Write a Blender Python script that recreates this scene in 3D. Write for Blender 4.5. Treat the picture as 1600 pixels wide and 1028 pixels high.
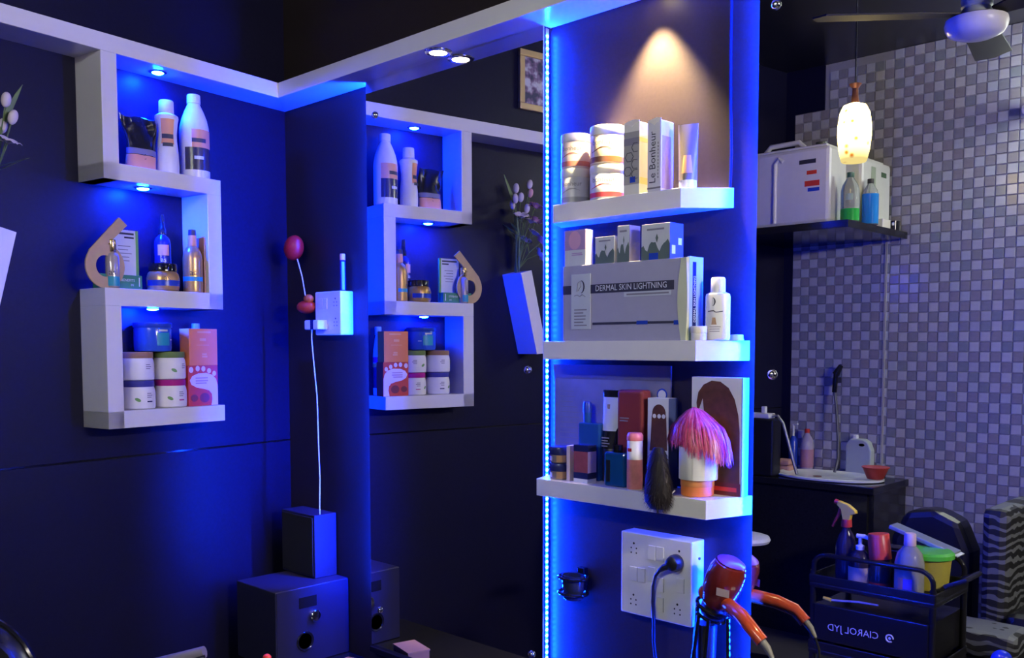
import bpy, bmesh, math, random
from mathutils import Vector, Matrix
random.seed(7)
sc = bpy.context.scene
for o in list(bpy.data.objects): bpy.data.objects.remove(o)
COL = sc.collection
PI = math.pi

# ---------------------------------------------------------------- camera
F_PX, CY, PITCH, ROLL, YAW = 1469.43, 632.94, -0.0624, -0.0013, 0.7673
cam = bpy.data.cameras.new('camera')
camo = bpy.data.objects.new('camera', cam); COL.objects.link(camo)
cam.sensor_fit = 'HORIZONTAL'; cam.sensor_width = 36.0
cam.lens = F_PX / 1600 * 36.0
cam.shift_y = (CY - 514.0) / 1600.0
cam.clip_start = 0.02
fw = Vector((-math.sin(YAW)*math.cos(PITCH), math.cos(YAW)*math.cos(PITCH), math.sin(PITCH)))
r0 = Vector((math.cos(YAW), math.sin(YAW), 0)); u0 = r0.cross(fw)
rr = r0*math.cos(ROLL) + u0*math.sin(ROLL); uu = rr.cross(fw)
m = Matrix((rr, uu, -fw)).transposed().to_4x4()
m.translation = Vector((3.048, -1.9258, 1.5))
camo.matrix_world = m
sc.camera = camo

# ---------------------------------------------------------------- world, exposure, light strengths
w = bpy.data.worlds.new('world'); sc.world = w; w.use_nodes = True
w.node_tree.nodes['Background'].inputs[0].default_value = (0.01, 0.01, 0.016, 1)
w.node_tree.nodes['Background'].inputs[1].default_value = 0.2
vs = sc.view_settings
vs.view_transform = 'Standard'; vs.look = 'None'; vs.gamma = 1.0; vs.exposure = 0.0
vs.use_curve_mapping = False
sc.cycles.caustics_reflective = False; sc.cycles.caustics_refractive = False
sc.cycles.use_denoising = True
sc.cycles.sample_clamp_indirect = 8.0
sc.cycles.max_bounces = 10; sc.cycles.transparent_max_bounces = 12
BLUE = (0.0008, 0.026, 1.0)
LED_POWER, PUCK_POWER = 2750.0, 4600.0
SPOT_POWER = 215.0
PENDANT_POWER, TUBE_POWER = 15.0, 172.0

# ---------------------------------------------------------------- frames
WA = 0.1451                                   # the corner is a little under square
Nn = Vector((math.cos(WA), math.sin(WA), 0))  # out of the left wall
Tt = Vector((-math.sin(WA), math.cos(WA), 0)) # along the left wall, towards the corner
def L(u, v, z=0.0): return Nn*u + Tt*v + Vector((0, 0, z))
ROTL = PI/2 + WA                              # objects on the left wall face the room
D = 0.0344                                    # laminate behind the mirrors
ZB, ZT = 2.3635, 2.4149                       # white bulkhead

# ---------------------------------------------------------------- materials
MATS = {}
def mat(name, col=(0.5,0.5,0.5), rough=0.5, metal=0.0, spec=0.5, emit=None, estr=0.0, var=0.06, scale=30.0,
        trans=0.0, coat=0.0, alpha=1.0, ior=1.45, bump=0.0):
    if name in MATS: return MATS[name]
    mt = bpy.data.materials.new(name); mt.use_nodes = True
    nt = mt.node_tree; b = nt.nodes['Principled BSDF']
    b.inputs['Roughness'].default_value = rough
    b.inputs['Metallic'].default_value = metal
    b.inputs['Specular IOR Level'].default_value = spec
    b.inputs['IOR'].default_value = ior
    b.inputs['Transmission Weight'].default_value = trans
    b.inputs['Coat Weight'].default_value = coat
    b.inputs['Alpha'].default_value = alpha
    tc = nt.nodes.new('ShaderNodeTexCoord')
    nz = nt.nodes.new('ShaderNodeTexNoise'); nz.inputs['Scale'].default_value = scale; nz.inputs['Detail'].default_value = 3
    nt.links.new(tc.outputs['Object'], nz.inputs['Vector'])
    mx = nt.nodes.new('ShaderNodeMix'); mx.data_type = 'RGBA'
    nt.links.new(nz.outputs['Fac'], mx.inputs['Factor'])
    mx.inputs['A'].default_value = (*[c*(1-var) for c in col], 1)
    mx.inputs['B'].default_value = (*[min(1, c*(1+var)) for c in col], 1)
    nt.links.new(mx.outputs['Result'], b.inputs['Base Color'])
    if bump:
        bp = nt.nodes.new('ShaderNodeBump'); bp.inputs['Strength'].default_value = bump; bp.inputs['Distance'].default_value = 0.002
        nt.links.new(nz.outputs['Fac'], bp.inputs['Height']); nt.links.new(bp.outputs['Normal'], b.inputs['Normal'])
    if emit:
        b.inputs['Emission Color'].default_value = (*emit, 1); b.inputs['Emission Strength'].default_value = estr
    MATS[name] = mt
    return mt
def emis(name, col, s):
    mt = bpy.data.materials.new(name); mt.use_nodes = True; nt = mt.node_tree
    for n in list(nt.nodes): nt.nodes.remove(n)
    e = nt.nodes.new('ShaderNodeEmission'); e.inputs[0].default_value = (*col, 1); e.inputs[1].default_value = s
    o = nt.nodes.new('ShaderNodeOutputMaterial'); nt.links.new(e.outputs[0], o.inputs[0])
    return mt
def mirror_mat():
    mt = bpy.data.materials.new('mirror_silver'); mt.use_nodes = True; nt = mt.node_tree
    for n in list(nt.nodes): nt.nodes.remove(n)
    g = nt.nodes.new('ShaderNodeBsdfGlossy'); g.inputs['Color'].default_value = (0.86, 0.87, 0.87, 1); g.inputs['Roughness'].default_value = 0.0
    o = nt.nodes.new('ShaderNodeOutputMaterial'); nt.links.new(g.outputs[0], o.inputs[0])
    return mt
WHITE  = mat('white_laminate', (0.74,0.72,0.70), 0.22, spec=0.5, var=0.03)
BLACK  = mat('black_laminate', (0.007,0.007,0.026), 0.42, spec=0.2, var=0.25, scale=90)
PANEL  = mat('brown_black_laminate', (0.027,0.020,0.022), 0.40, spec=0.2, var=0.2, scale=120)
CEIL   = mat('ceiling_black', (0.010,0.010,0.016), 0.28, spec=0.4, var=0.2)
FLOORM = mat('floor_dark', (0.06,0.055,0.055), 0.35, var=0.2)
MIRROR = mirror_mat()
GLASSEDGE = mat('glass_edge', (0.35,0.55,0.60), 0.15, spec=0.8)
BLK    = mat('black_plastic', (0.012,0.012,0.014), 0.35)
BLKG   = mat('black_gloss', (0.010,0.010,0.012), 0.12)
CHROME = mat('chrome', (0.8,0.8,0.8), 0.12, metal=1.0)
PLW    = mat('white_plastic', (0.80,0.79,0.77), 0.30)
PLWC   = mat('cream_plastic', (0.78,0.74,0.66), 0.32)
GREYP  = mat('grey_print', (0.22,0.21,0.24), 0.5)
DARKP  = mat('dark_print', (0.03,0.03,0.045), 0.5)
ORANGE = mat('orange', (0.80,0.22,0.05), 0.45)
PEACH  = mat('peach_label', (0.82,0.36,0.14), 0.45)
RED    = mat('red', (0.62,0.05,0.03), 0.35)
DRED   = mat('dark_red', (0.20,0.03,0.03), 0.4)
GOLD   = mat('gold_body', (0.62,0.36,0.10), 0.28, metal=0.55)
GOLDM  = mat('gold_metal', (0.85,0.62,0.28), 0.18, metal=1.0)
GREEN  = mat('green_card', (0.04,0.22,0.10), 0.5)
LGREEN = mat('leaf_print', (0.16,0.34,0.10), 0.5)
BLUEP  = mat('blue_plastic', (0.02,0.06,0.45), 0.25)
TEAL   = mat('teal_label', (0.02,0.30,0.42), 0.4)
NAVY   = mat('navy_plastic', (0.015,0.02,0.10), 0.22)
MAG    = mat('magenta_lid', (0.45,0.02,0.22), 0.3)
PINK   = mat('pink_plastic', (0.85,0.22,0.25), 0.35)
WOODY  = mat('tan_board', (0.50,0.34,0.16), 0.55, var=0.15)
CARD   = mat('grey_card', (0.36,0.35,0.44), 0.5)
PALE   = mat('pale_print', (0.66,0.68,0.70), 0.5)

# ---------------------------------------------------------------- mesh helpers
class MB:
    def __init__(s): s.v = []; s.f = []; s.mi = []; s.cur = 0
    def add(s, vs_, fs):
        b = len(s.v); s.v += [tuple(x) for x in vs_]
        for f in fs: s.f.append([b+i for i in f]); s.mi.append(s.cur)
        return s
    def box(s, x0, x1, y0, y1, z0, z1):
        return s.add([(x0,y0,z0),(x1,y0,z0),(x1,y1,z0),(x0,y1,z0),(x0,y0,z1),(x1,y0,z1),(x1,y1,z1),(x0,y1,z1)],
                     [(0,3,2,1),(4,5,6,7),(0,1,5,4),(1,2,6,5),(2,3,7,6),(3,0,4,7)])
    def prism(s, pts, z0, z1):
        n = len(pts)
        return s.add([(x,y,z0) for x,y in pts]+[(x,y,z1) for x,y in pts],
                     [tuple(range(n-1,-1,-1)), tuple(range(n,2*n))]+[(i,(i+1)%n,n+(i+1)%n,n+i) for i in range(n)])
    def slab(s, pts, y0, y1):            # outline in XZ, thickness along Y (y0 front)
        n = len(pts)
        return s.add([(x,y0,z) for x,z in pts]+[(x,y1,z) for x,z in pts],
                     [tuple(range(n)), tuple(range(2*n-1,n-1,-1))]+[((i+1)%n,i,n+i,n+(i+1)%n) for i in range(n)])
    def lathe(s, prof, n=28, sx=1.0, sy=1.0, cx=0.0, cy=0.0):   # prof: (r,z) bottom to top
        vs_ = []; fs = []
        for r, z in prof:
            for i in range(n):
                a = 2*PI*i/n; vs_.append((cx+r*math.cos(a)*sx, cy+r*math.sin(a)*sy, z))
        for j in range(len(prof)-1):
            for i in range(n):
                k = (i+1) % n; fs.append((j*n+i, j*n+k, (j+1)*n+k, (j+1)*n+i))
        if prof[0][0] > 1e-6: fs.append(tuple(range(n-1,-1,-1)))
        if prof[-1][0] > 1e-6: fs.append(tuple((len(prof)-1)*n+i for i in range(n)))
        return s.add(vs_, fs)
    def shell(s, r, z0, z1, a0, a1, n=14, prof=None):   # patch of a cylinder; angle 0 = front (-Y)
        vs_ = []; fs = []
        rows = prof or [(r,z0),(r,z1)]
        for q, z in rows:
            for i in range(n+1):
                a = a0+(a1-a0)*i/n; vs_.append((q*math.sin(a), -q*math.cos(a), z))
        for j in range(len(rows)-1):
            for i in range(n): fs.append((j*(n+1)+i, j*(n+1)+i+1, (j+1)*(n+1)+i+1, (j+1)*(n+1)+i))
        return s.add(vs_, fs)
    def tube(s, pts, r, n=10):
        pts = [Vector(p) for p in pts]; rs = r if isinstance(r, (list,tuple)) else [r]*len(pts)
        vs_ = []; fs = []; up = Vector((0.13,0.31,0.94)).normalized(); prev = None
        for i, p in enumerate(pts):
            t = (pts[min(i+1,len(pts)-1)]-pts[max(i-1,0)]).normalized()
            a = (prev - t*prev.dot(t)) if prev else t.cross(up)
            if a.length < 1e-4: a = t.cross(Vector((1,0,0)))
            a.normalize(); prev = a; b = t.cross(a)
            for k in range(n):
                q = 2*PI*k/n; vs_.append(p+(a*math.cos(q)+b*math.sin(q))*rs[i])
        for j in range(len(pts)-1):
            for k in range(n):
                l = (k+1) % n; fs.append((j*n+k, j*n+l, (j+1)*n+l, (j+1)*n+k))
        fs.append(tuple(range(n-1,-1,-1))); fs.append(tuple((len(pts)-1)*n+k for k in range(n)))
        return s.add(vs_, fs)
    def ball(s, c, rx, ry=None, rz=None, n=16, mrings=9):
        ry = ry or rx; rz = rz or rx
        prof = [(math.sin(PI*j/mrings), -math.cos(PI*j/mrings)) for j in range(mrings+1)]
        vs_ = []; fs = []
        for r, z in prof:
            for i in range(n):
                a = 2*PI*i/n; vs_.append((c[0]+r*rx*math.cos(a), c[1]+r*ry*math.sin(a), c[2]+z*rz))
        for j in range(mrings):
            for i in range(n):
                k = (i+1) % n; fs.append((j*n+i, j*n+k, (j+1)*n+k, (j+1)*n+i))
        return s.add(vs_, fs)
    def xf(s, M, start=0):
        for i in range(start, len(s.v)): s.v[i] = tuple(M @ Vector(s.v[i]))
        return s
    def mesh(s, name, mats, smooth=False):
        me = bpy.data.meshes.new(name); me.from_pydata(s.v, [], s.f)
        for q in (mats if isinstance(mats,(list,tuple)) else [mats]): me.materials.append(q)
        for p, i in zip(me.polygons, s.mi): p.material_index = i; p.use_smooth = smooth
        bm = bmesh.new(); bm.from_mesh(me)
        bmesh.ops.remove_doubles(bm, verts=bm.verts, dist=1e-6)
        bmesh.ops.recalc_face_normals(bm, faces=bm.faces)
        if smooth:
            for e in bm.edges:
                if len(e.link_faces) == 2 and e.calc_face_angle(0) > 0.7: e.smooth = False
        bm.to_mesh(me); bm.free(); me.update()
        return me
def ob(name, data, parent=None, loc=(0,0,0), rot=(0,0,0)):
    o = bpy.data.objects.new(name, data); COL.objects.link(o)
    o.location = loc; o.rotation_euler = rot
    if parent: o.parent = parent
    return o
def part(name, mb, mt, parent=None, smooth=False, bevel=0.0, loc=(0,0,0), rot=(0,0,0), label=None):
    o = ob(name, mb.mesh(name, mt, smooth), parent, loc, rot)
    if bevel:
        b = o.modifiers.new('bevel', 'BEVEL'); b.width = bevel; b.segments = 2; b.limit_method = 'ANGLE'
    if label: o['label'] = label
    return o
def tag(o, label, cat, group=None):
    o['label'] = label; o['category'] = cat
    if group: o['group'] = group
    return o
def thing(name, label, cat, loc=(0,0,0), rotz=0.0, group=None):
    return tag(ob(name, None, None, loc, (0,0,rotz)), label, cat, group)
def struct(o): o['kind'] = 'structure'; return o
def bx(*a): return MB().box(*a)
FONTS = {}
def text(s, size, parent, mt, loc=(0,0,0), rot=(0,0,0), bend=0.0, align='CENTER', sx=1.0, shear=0.0, name='lettering', label=None):
    """flat print in the XZ plane facing -Y; bend = radius of the cylinder it lies on (axis through parent origin)"""
    cu = bpy.data.curves.new('print', 'FONT'); cu.body = s; cu.size = size; cu.align_x = align; cu.align_y = 'CENTER'; cu.shear = shear
    cu.resolution_u = 2
    t = bpy.data.objects.new('print', cu); COL.objects.link(t)
    me = bpy.data.meshes.new_from_object(t); bpy.data.objects.remove(t)
    for v in me.vertices:
        x, y = v.co.x*sx, v.co.y
        if bend: v.co = (bend*math.sin(x/bend), -bend*math.cos(x/bend), y)
        else: v.co = (x, 0, y)
    me.materials.clear(); me.materials.append(mt)
    o = ob(name, me, parent, loc, rot)
    if label: o['label'] = label
    return o
def lines(parent, mt, x0, x1, zs, y, h=0.002, name='print_lines', jag=0.3):
    mb = MB()
    for z in zs:
        q = x1-(x1-x0)*random.random()*jag
        mb.box(x0, q, y-0.0002, y, z, z+h)
    return part(name, mb, mt, parent)

# ================================================================= the room
XR, YB, ZC = 4.6, -3.0, 3.02
struct(part('floor', bx(-0.3, XR, YB-0.1, 0.2, -0.1, 0.0), FLOORM))
struct(part('ceiling', bx(-0.3, XR, YB-0.1, 0.2, ZC, ZC+0.1), CEIL))
struct(part('wall_front', bx(-0.2, XR, D, 0.2, 0.0, ZC), PANEL))
struct(part('wall_right', bx(XR, XR+0.1, YB-0.1, 0.2, 0.0, ZC), BLACK))
def lbox(u0, u1, v0, v1, z0, z1):      # a box in left-wall coordinates
    mb = MB().box(u0, u1, v0, v1, z0, z1)
    return mb.xf(Matrix.Rotation(WA, 4, 'Z'))
wl = struct(part('wall_left', lbox(-0.10, -0.008, -3.10, 0.10, 0.0, ZC), BLKG))
part('wall_panel', lbox(-0.008, 0.0, -3.06, 0.045, 1.154, ZC), BLACK, wl)
part('wall_panel', lbox(-0.008, 0.0, -3.06, 0.045, 0.0, 1.147), BLACK, wl)

# tiled wall opposite the mirrors (seen in the right mirror)
GROUT = mat('grout', (0.34,0.34,0.33), 0.7)
wb = struct(part('wall_back', bx(0.30, XR, YB-0.1, YB-0.006, 0.0, ZC), GROUT))
part('black_panel', bx(0.36, 0.488, YB-0.006, YB+0.004, 0.0, ZC), BLACK, wb)
part('black_panel', bx(0.488, 0.662, YB-0.006, YB+0.004, 2.78, ZC), BLACK, wb)
tl, td = [], []
for i, c in enumerate(((0.52,0.52,0.52),(0.47,0.47,0.48),(0.53,0.52,0.50),(0.48,0.50,0.51))): tl.append(mat('tile_light_%d'%i, c, 0.16, var=0.10, scale=40))
for i, c in enumerate(((0.28,0.28,0.29),(0.31,0.29,0.29),(0.26,0.28,0.29),(0.30,0.28,0.28))): td.append(mat('tile_dark_%d'%i, c, 0.16, var=0.14, scale=40))
allt = tl+td
PT = 0.05; TS = 0.0235
def tile_mb(mb, x, z, t=0.0):
    g = 0.002
    mb.add([(x-TS,YB-0.006,z-TS),(x+TS,YB-0.006,z-TS),(x+TS,YB-0.006,z+TS),(x-TS,YB-0.006,z+TS),
            (x-TS+g,YB+t,z-TS+g),(x+TS-g,YB+t,z-TS+g),(x+TS-g,YB+t,z+TS-g),(x-TS+g,YB+t,z+TS-g)],
           [(4,5,6,7),(0,1,5,4),(1,2,6,5),(2,3,7,6),(3,0,4,7)])
tile_meshes = []
for mt in allt:
    q = MB(); g = 0.002
    q.add([(-TS,-0.006,-TS),(TS,-0.006,-TS),(TS,-0.006,TS),(-TS,-0.006,TS),(-TS+g,0,-TS+g),(TS-g,0,-TS+g),(TS-g,0,TS-g),(-TS+g,0,TS-g)],
          [(4,5,6,7),(0,1,5,4),(1,2,6,5),(2,3,7,6),(3,0,4,7)])
    tile_meshes.append(q.mesh('tile', mt))
single, rest = [], []
for i in range(64):
    x = 0.488+PT/2+i*PT
    for j in range(60):
        z = 0.02+PT/2+j*PT+(0.009 if x < 1.015 else 0.0)
        if z > ZC-0.02 or (x < 0.67 and z > 2.76): continue
        dark = (i+j) % 2
        if x > 1.0 and x < 1.04: x_ = x
        k = (4 if dark else 0)+random.randrange(4)
        (single if (1.31 < x < 1.69 and z > 0.95) else rest).append((x,z,k))
single.sort(key=lambda t: -t[0]); rest += single[300:]; single = single[:300]
for x, z, k in single:
    ob('tile', tile_meshes[k], wb, (x, YB+random.uniform(-0.0006,0.0006), z))
tm = MB()
for x, z, k in rest:
    tm.cur = k; tile_mb(tm, x, z, random.uniform(-0.0006,0.0006))
o = part('tile_field', tm, allt, wb); o['kind'] = 'stuff'
part('trim_strip', bx(1.012, 1.024, YB, YB+0.006, 0.8, 2.05), mat('strip_cream', (0.45,0.43,0.36), 0.5), wb)

# ---------------------------------------------------------------- white bulkhead and the S-shaped display shelf
UF = 0.1374; SY = -0.0918
def corner_xy(u, y):       # where plane u of the left wall meets plane y
    v = (y-u*Nn.y)/Tt.y; p = L(u, v); return (p.x, p.y)
c_front = corner_xy(UF, SY); c_back = corner_xy(0.0, D)
struct(part('trim_1', MB().prism([c_back, c_front, (XR, SY), (XR, D)], ZB, ZT), WHITE, bevel=0.0015))
ds = thing('display_shelf', 'white S-shaped wall shelf with three blue-lit compartments on the black left wall', 'wall shelf', L(0,-0.57,1.2547))
ds.location = (0,0,0)
e0 = L(0,-2.95); e1 = L(UF,-2.95)
part('top_board', MB().prism([c_back, (e0.x,e0.y), (e1.x,e1.y), c_front], ZB, ZT), WHITE, ds, bevel=0.0015)
for nm, v0, v1, z0, z1 in (('side_board',-0.7732,-0.7224,1.995,ZB), ('shelf_board',-0.7732,-0.3613,1.995,2.0444),
        ('side_board',-0.4142,-0.3613,1.6223,1.995), ('shelf_board',-0.7792,-0.3613,1.6223,1.6753),
        ('side_board',-0.7792,-0.7277,1.2547,1.6223), ('shelf_board',-0.7792,-0.3623,1.2547,1.3068)):
    part(nm, lbox(0.0, UF, v0, v1, z0, z1), WHITE, ds, bevel=0.0012)
PUCK = emis('blue_puck_glow', BLUE, PUCK_POWER)
for nm, u, v, z, lb in (('puck_light',0.072,-0.541,ZB,'blue puck light under the top board of the S-shaped shelf'),
                    ('puck_light',0.072,-0.603,1.995,'blue puck light above the middle compartment with the golden bottle'),
                    ('puck_light',0.072,-0.580,1.6223,'blue puck light above the stacked white jars')):
    t = thing(nm, lb, 'light', L(u,v,z), 0, 'blue puck lights in the S-shaped shelf')
    part('ring', MB().lathe([(0.022,-0.003),(0.027,-0.0015),(0.027,0.0)], 24), CHROME, t, True)
    part('lens', MB().lathe([(0.0,-0.008),(0.010,-0.0072),(0.017,-0.0045),(0.0195,-0.0005)], 20), PUCK, t, True)

# ---------------------------------------------------------------- mirrors, LED strips
def mirror(name, x0, x1, z0, lb, studs, lip=0.002):
    t = thing(name, lb, 'mirror', ((x0+x1)/2, 0, z0)); t.location = (0,0,0)
    part('backing_board', bx(x0+lip, x1-0.002, 0.005, D, z0+0.002, ZB), BLACK, t)
    g = MB(); g.box(x0, x1, 0.0, 0.005, z0, ZB)
    g.mi = [1,1,0,1,1,1]
    part('glass', g, [MIRROR, GLASSEDGE], t)
    for x, z in studs:
        part('stud', MB().lathe([(0.0115,0.0),(0.0115,0.003),(0.009,0.007),(0.005,0.0095),(0.0,0.0102)], 18), CHROME, t, True, loc=(x,0,z), rot=(PI/2,0,0))
    return t
mirror('wall_mirror', 0.528, 1.309, 0.49, 'tall wall mirror reflecting the S-shaped shelf, between speakers and product shelves',
       ((0.575,2.249),(1.253,1.434),(1.268,0.627),(0.575,0.62)), 0.014)
mirror('wall_mirror', 1.958, 3.30, 0.49, 'large wall mirror right of the product shelves, reflecting the tiled wall',
       ((1.998,2.248),(2.003,1.436),(2.003,0.62),(3.25,2.248),(3.25,1.436)))
LEDM = emis('blue_led_glow', BLUE, LED_POWER)
TAPE = mat('led_tape', (0.35,0.37,0.40), 0.5)
led_r = MB().lathe([(0.0046,0.0),(0.0046,0.0012),(0.003,0.0022)],8).xf(Matrix.Rotation(PI/2,4,'Y')).mesh('led', LEDM)
def strip(lb, x, sgn, z0=0.50, z1=ZB-0.004):
    t = thing('led_strip', lb, 'led strip', (x,0.0185,z0), 0.0 if sgn > 0 else PI, 'blue LED strips on the mirror edges')
    part('tape', bx(0.0,0.0008,-0.006,0.006,0.0,z1-z0), TAPE, t)
    n = int((z1-z0)/0.0162)
    for i in range(n): ob('led', led_r, t, (0.0008,0,0.008+i*0.0162))
strip('blue LED strip running down the right edge of the left mirror, dots in view', 1.307, 1)
strip('blue LED strip hidden on the left edge of the left mirror, beside the switch box', 0.542, -1, 0.68)
strip('blue LED strip hidden on the left edge of the right mirror, behind the shelf ends', 1.960, -1)

# ---------------------------------------------------------------- warm downlights in the bulkhead
WARM = (1.0, 0.75, 0.34)
GLOW = emis('warm_lamp_glow', (1.0,0.80,0.52), 30.0)
def downlight(lb, x, y, power, size=1.25, blend=0.75):
    t = thing('downlight', lb, 'light', (x,y,ZB), 0, 'warm downlights in the white bulkhead')
    part('ring', MB().lathe([(0.032,-0.004),(0.040,-0.003),(0.042,0.0)], 28), CHROME, t, True)
    part('lamp', MB().lathe([(0.0,-0.006),(0.018,-0.0055),(0.032,-0.003)], 24), GLOW, t, True)
    l = bpy.data.lights.new('downlight_lamp', 'SPOT'); l.energy = power; l.color = WARM; l.spot_size = size; l.spot_blend = blend; l.shadow_soft_size = 0.012
    ob('lamp_beam', l, t, (0,0,-0.010))
downlight('warm downlight in the bulkhead above the left mirror', 0.935, -0.045, SPOT_POWER*0.24)
downlight('warm downlight throwing a bright cone on the panel above the topmost shelf', 1.668, -0.022, SPOT_POWER, 1.32, 0.7)
downlight('added warm downlight, out of view in the bulkhead above the right mirror', 2.62, -0.045, SPOT_POWER*0.30)  # extra lamp out of view, added to raise the room light

# ---------------------------------------------------------------- three shelves between the mirrors
for lb, zt_, th, pts in (
    ('white angled shelf holding jars under the warm spotlight, topmost of three', 1.869, 0.047, [(1.345,D),(1.394,-0.056),(1.792,-0.056),(1.879,D)]),
    ('white angled shelf under the large grey skin-care box, middle of three', 1.513, 0.047, [(1.340,D),(1.400,-0.100),(1.865,-0.100),(1.926,D)]),
    ('white angled shelf holding the pink wig and perfume bottles, lowest of three', 1.151, 0.045, [(1.335,D),(1.378,-0.101),(1.898,-0.101),(1.938,D)])):
    tag(part('corner_shelf', MB().prism(pts, zt_-th, zt_), WHITE, bevel=0.001), lb, 'shelf', 'white shelves between the mirrors')
wire = tag(part('wire', MB().tube([(1.868,D-0.004,ZB),(1.867,D-0.004,2.2),(1.869,D-0.004,2.05),(1.872,D-0.004,1.95),(1.870,D-0.004,1.8695)], 0.0032, 8), NAVY, smooth=True),
    'thin dark wire running down the panel to the topmost shelf', 'cable')

# ================================================================= left shelf: top compartment
ZU, ZM, ZL = 2.0444, 1.6753, 1.3068
def bottle(name, lb, cat, loc, rotz, body, bmat, cap, cmat, group=None, sx=1.0, sy=1.0, capname='cap'):
    t = thing(name, lb, cat, loc, rotz, group)
    part('body', MB().lathe(body, 30, sx, sy), bmat, t, True)
    part(capname, MB().lathe(cap, 26, min(sx,1.0) if sx < 1 else 1.0, 1.0), cmat, t, True)
    return t
# crumpled foil pouch
t = thing('foil_pouch', 'crumpled black and orange foil pouch left of the white bottles on the top compartment', 'pouch', L(0.075,-0.612,ZU), ROTL)
def pouch(z0, z1, grow=0.0, n=22, rows=12):
    mb = MB(); vs_ = []; fs = []
    rnd = random.Random(3)
    for j in range(rows+1):
        z = z0+(z1-z0)*j/rows; q = z/0.165
        hw = 0.050-0.004*math.sin(q*5)+0.006*q; th = 0.026*(1-q)**0.7+0.0025
        for i in range(n):
            a = 2*PI*i/n; ca_, sa_ = math.cos(a), math.sin(a)
            x = hw*math.copysign(abs(ca_)**0.8, ca_); y = th*sa_
            wob = (0.006*math.sin(x*90+q*7)+0.004*math.sin(x*160-q*11))*q
            zz = z + (0.012*math.sin(x*70+1.2)-0.010*math.cos(x*38))*max(0,q-0.45)
            vs_.append((x*(1+grow)+0.010*q*math.sin(q*4), y*(1+grow)+wob, zz))
    for j in range(rows):
        for i in range(n): k = (i+1) % n; fs.append((j*n+i, j*n+k, (j+1)*n+k, (j+1)*n+i))
    fs.append(tuple(range(n-1,-1,-1))); fs.append(tuple(rows*n+i for i in range(n)))
    return mb.add(vs_, fs)
part('body', pouch(0.0,0.165), mat('black_foil',(0.02,0.02,0.022),0.16,metal=0.3,bump=0.3,scale=60), t, True)
part('label_band', pouch(0.003,0.046,0.02,22,4), PEACH, t, True, label='orange band round the foot of the pouch')
part('seal_strip', pouch(0.048,0.066,0.02,22,2), GREYP, t, True)
# hourglass bottle
t = thing('lotion_bottle', 'white waisted bottle with wide cap and orange label, between pouch and tall bottle', 'bottle', L(0.072,-0.514,ZU), ROTL-0.52)
pr = [(0.030,0.0),(0.0355,0.003),(0.0365,0.03),(0.0345,0.075),(0.0305,0.11),(0.030,0.13),(0.0335,0.165),(0.0365,0.180),(0.0355,0.186),(0.025,0.193),(0.0225,0.196)]
part('body', MB().lathe(pr, 30), PLW, t, True)
part('cap', MB().lathe([(0.0225,0.196),(0.0235,0.197),(0.0225,0.232),(0.0205,0.235),(0.0,0.2355)], 26), PLW, t, True)
lp = [(r+0.0005,z) for r,z in ((0.0325,0.095),(0.0305,0.11),(0.0300,0.13),(0.0335,0.165),(0.0352,0.173))]
part('label', MB().shell(0,0,0,-0.62,0.62,12,lp), PEACH, t, True)
part('label_block', MB().shell(0.0325,0.112,0.126,-0.55,0.55,12), DARKP, t, True)
part('label_block', MB().shell(0.0365,0.087,0.098,-0.45,0.45,12), DARKP, t, True)
# big developer bottle
t = thing('lotion_bottle', 'tallest white round bottle with black and orange label on the top compartment', 'bottle', L(0.070,-0.410,ZU), ROTL-0.35)
pr = [(0.040,0.0),(0.0460,0.003),(0.0470,0.012),(0.0470,0.150),(0.0455,0.170),(0.0400,0.195),(0.0300,0.222),(0.0215,0.240),(0.0195,0.246)]
part('body', MB().lathe(pr, 34), PLW, t, True)
part('cap', MB().lathe([(0.0200,0.246),(0.0215,0.247),(0.0210,0.272),(0.0195,0.275),(0.0,0.2755)], 26), PLW, t, True)
part('label', MB().shell(0.0474,0.100,0.158,-0.45,1.25,18), PEACH, t, True)
part('label_block', MB().shell(0.0475,0.028,0.100,-0.95,1.25,20), mat('charcoal_label',(0.05,0.045,0.06),0.2), t, True)
part('label_block', MB().shell(0.0478,0.116,0.129,-0.45,0.55,12), DARKP, t, True)
part('label_block', MB().shell(0.0479,0.062,0.072,-0.30,0.35,10), PALE, t, True)

# ================================================================= left shelf: middle compartment
t = thing('promo_display', 'green and white cardboard display with a large tan number six, left of the middle compartment', 'display', L(0.098,-0.720,ZM), ROTL)
part('base', bx(-0.062,0.076,-0.020,0.020,0.0,0.042), GREEN, t, bevel=0.0008)
part('card', bx(-0.016,0.072,0.004,0.010,0.042,0.180), PALE, t)
part('card_edge', bx(0.072,0.080,0.002,0.012,0.042,0.180), mat('green_edge',(0.16,0.40,0.08),0.5), t)
# the numeral: ring with a slanted stem, cut from board
six = MB(); n = 40; ro, ri = 0.062, 0.030; cx_, cz_ = -0.048, 0.064
vs_ = []; fs = []
for y in (-0.027,-0.021):
    for r in (ro,ri):
        for i in range(n): a = 2*PI*i/n; vs_.append((cx_+r*math.cos(a), y, cz_+r*math.sin(a)*1.06))
for i in range(n):
    k = (i+1) % n
    fs += [(i,k,n+k,n+i),(2*n+k,2*n+i,3*n+i,3*n+k),(k,i,2*n+i,2*n+k),(n+i,n+k,3*n+k,3*n+i)]
six.add(vs_, fs)
six.slab([(-0.1085,0.080),(-0.084,0.082),(-0.074,0.0945),(0.026,0.190),(0.000,0.212),(-0.096,0.110)], -0.0268, -0.0212)
part('numeral', six, WOODY, t, label='large tan number six cut from board')
lines(t, DARKP, -0.006, 0.066, [0.166], 0.0036, 0.006, jag=0)
lines(t, DARKP, 0.034, 0.066, [0.155], 0.0036, 0.005, jag=0)
lines(t, GREYP, 0.012, 0.058, [0.086+0.011*i for i in range(5)], 0.0036, 0.0025)
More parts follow.
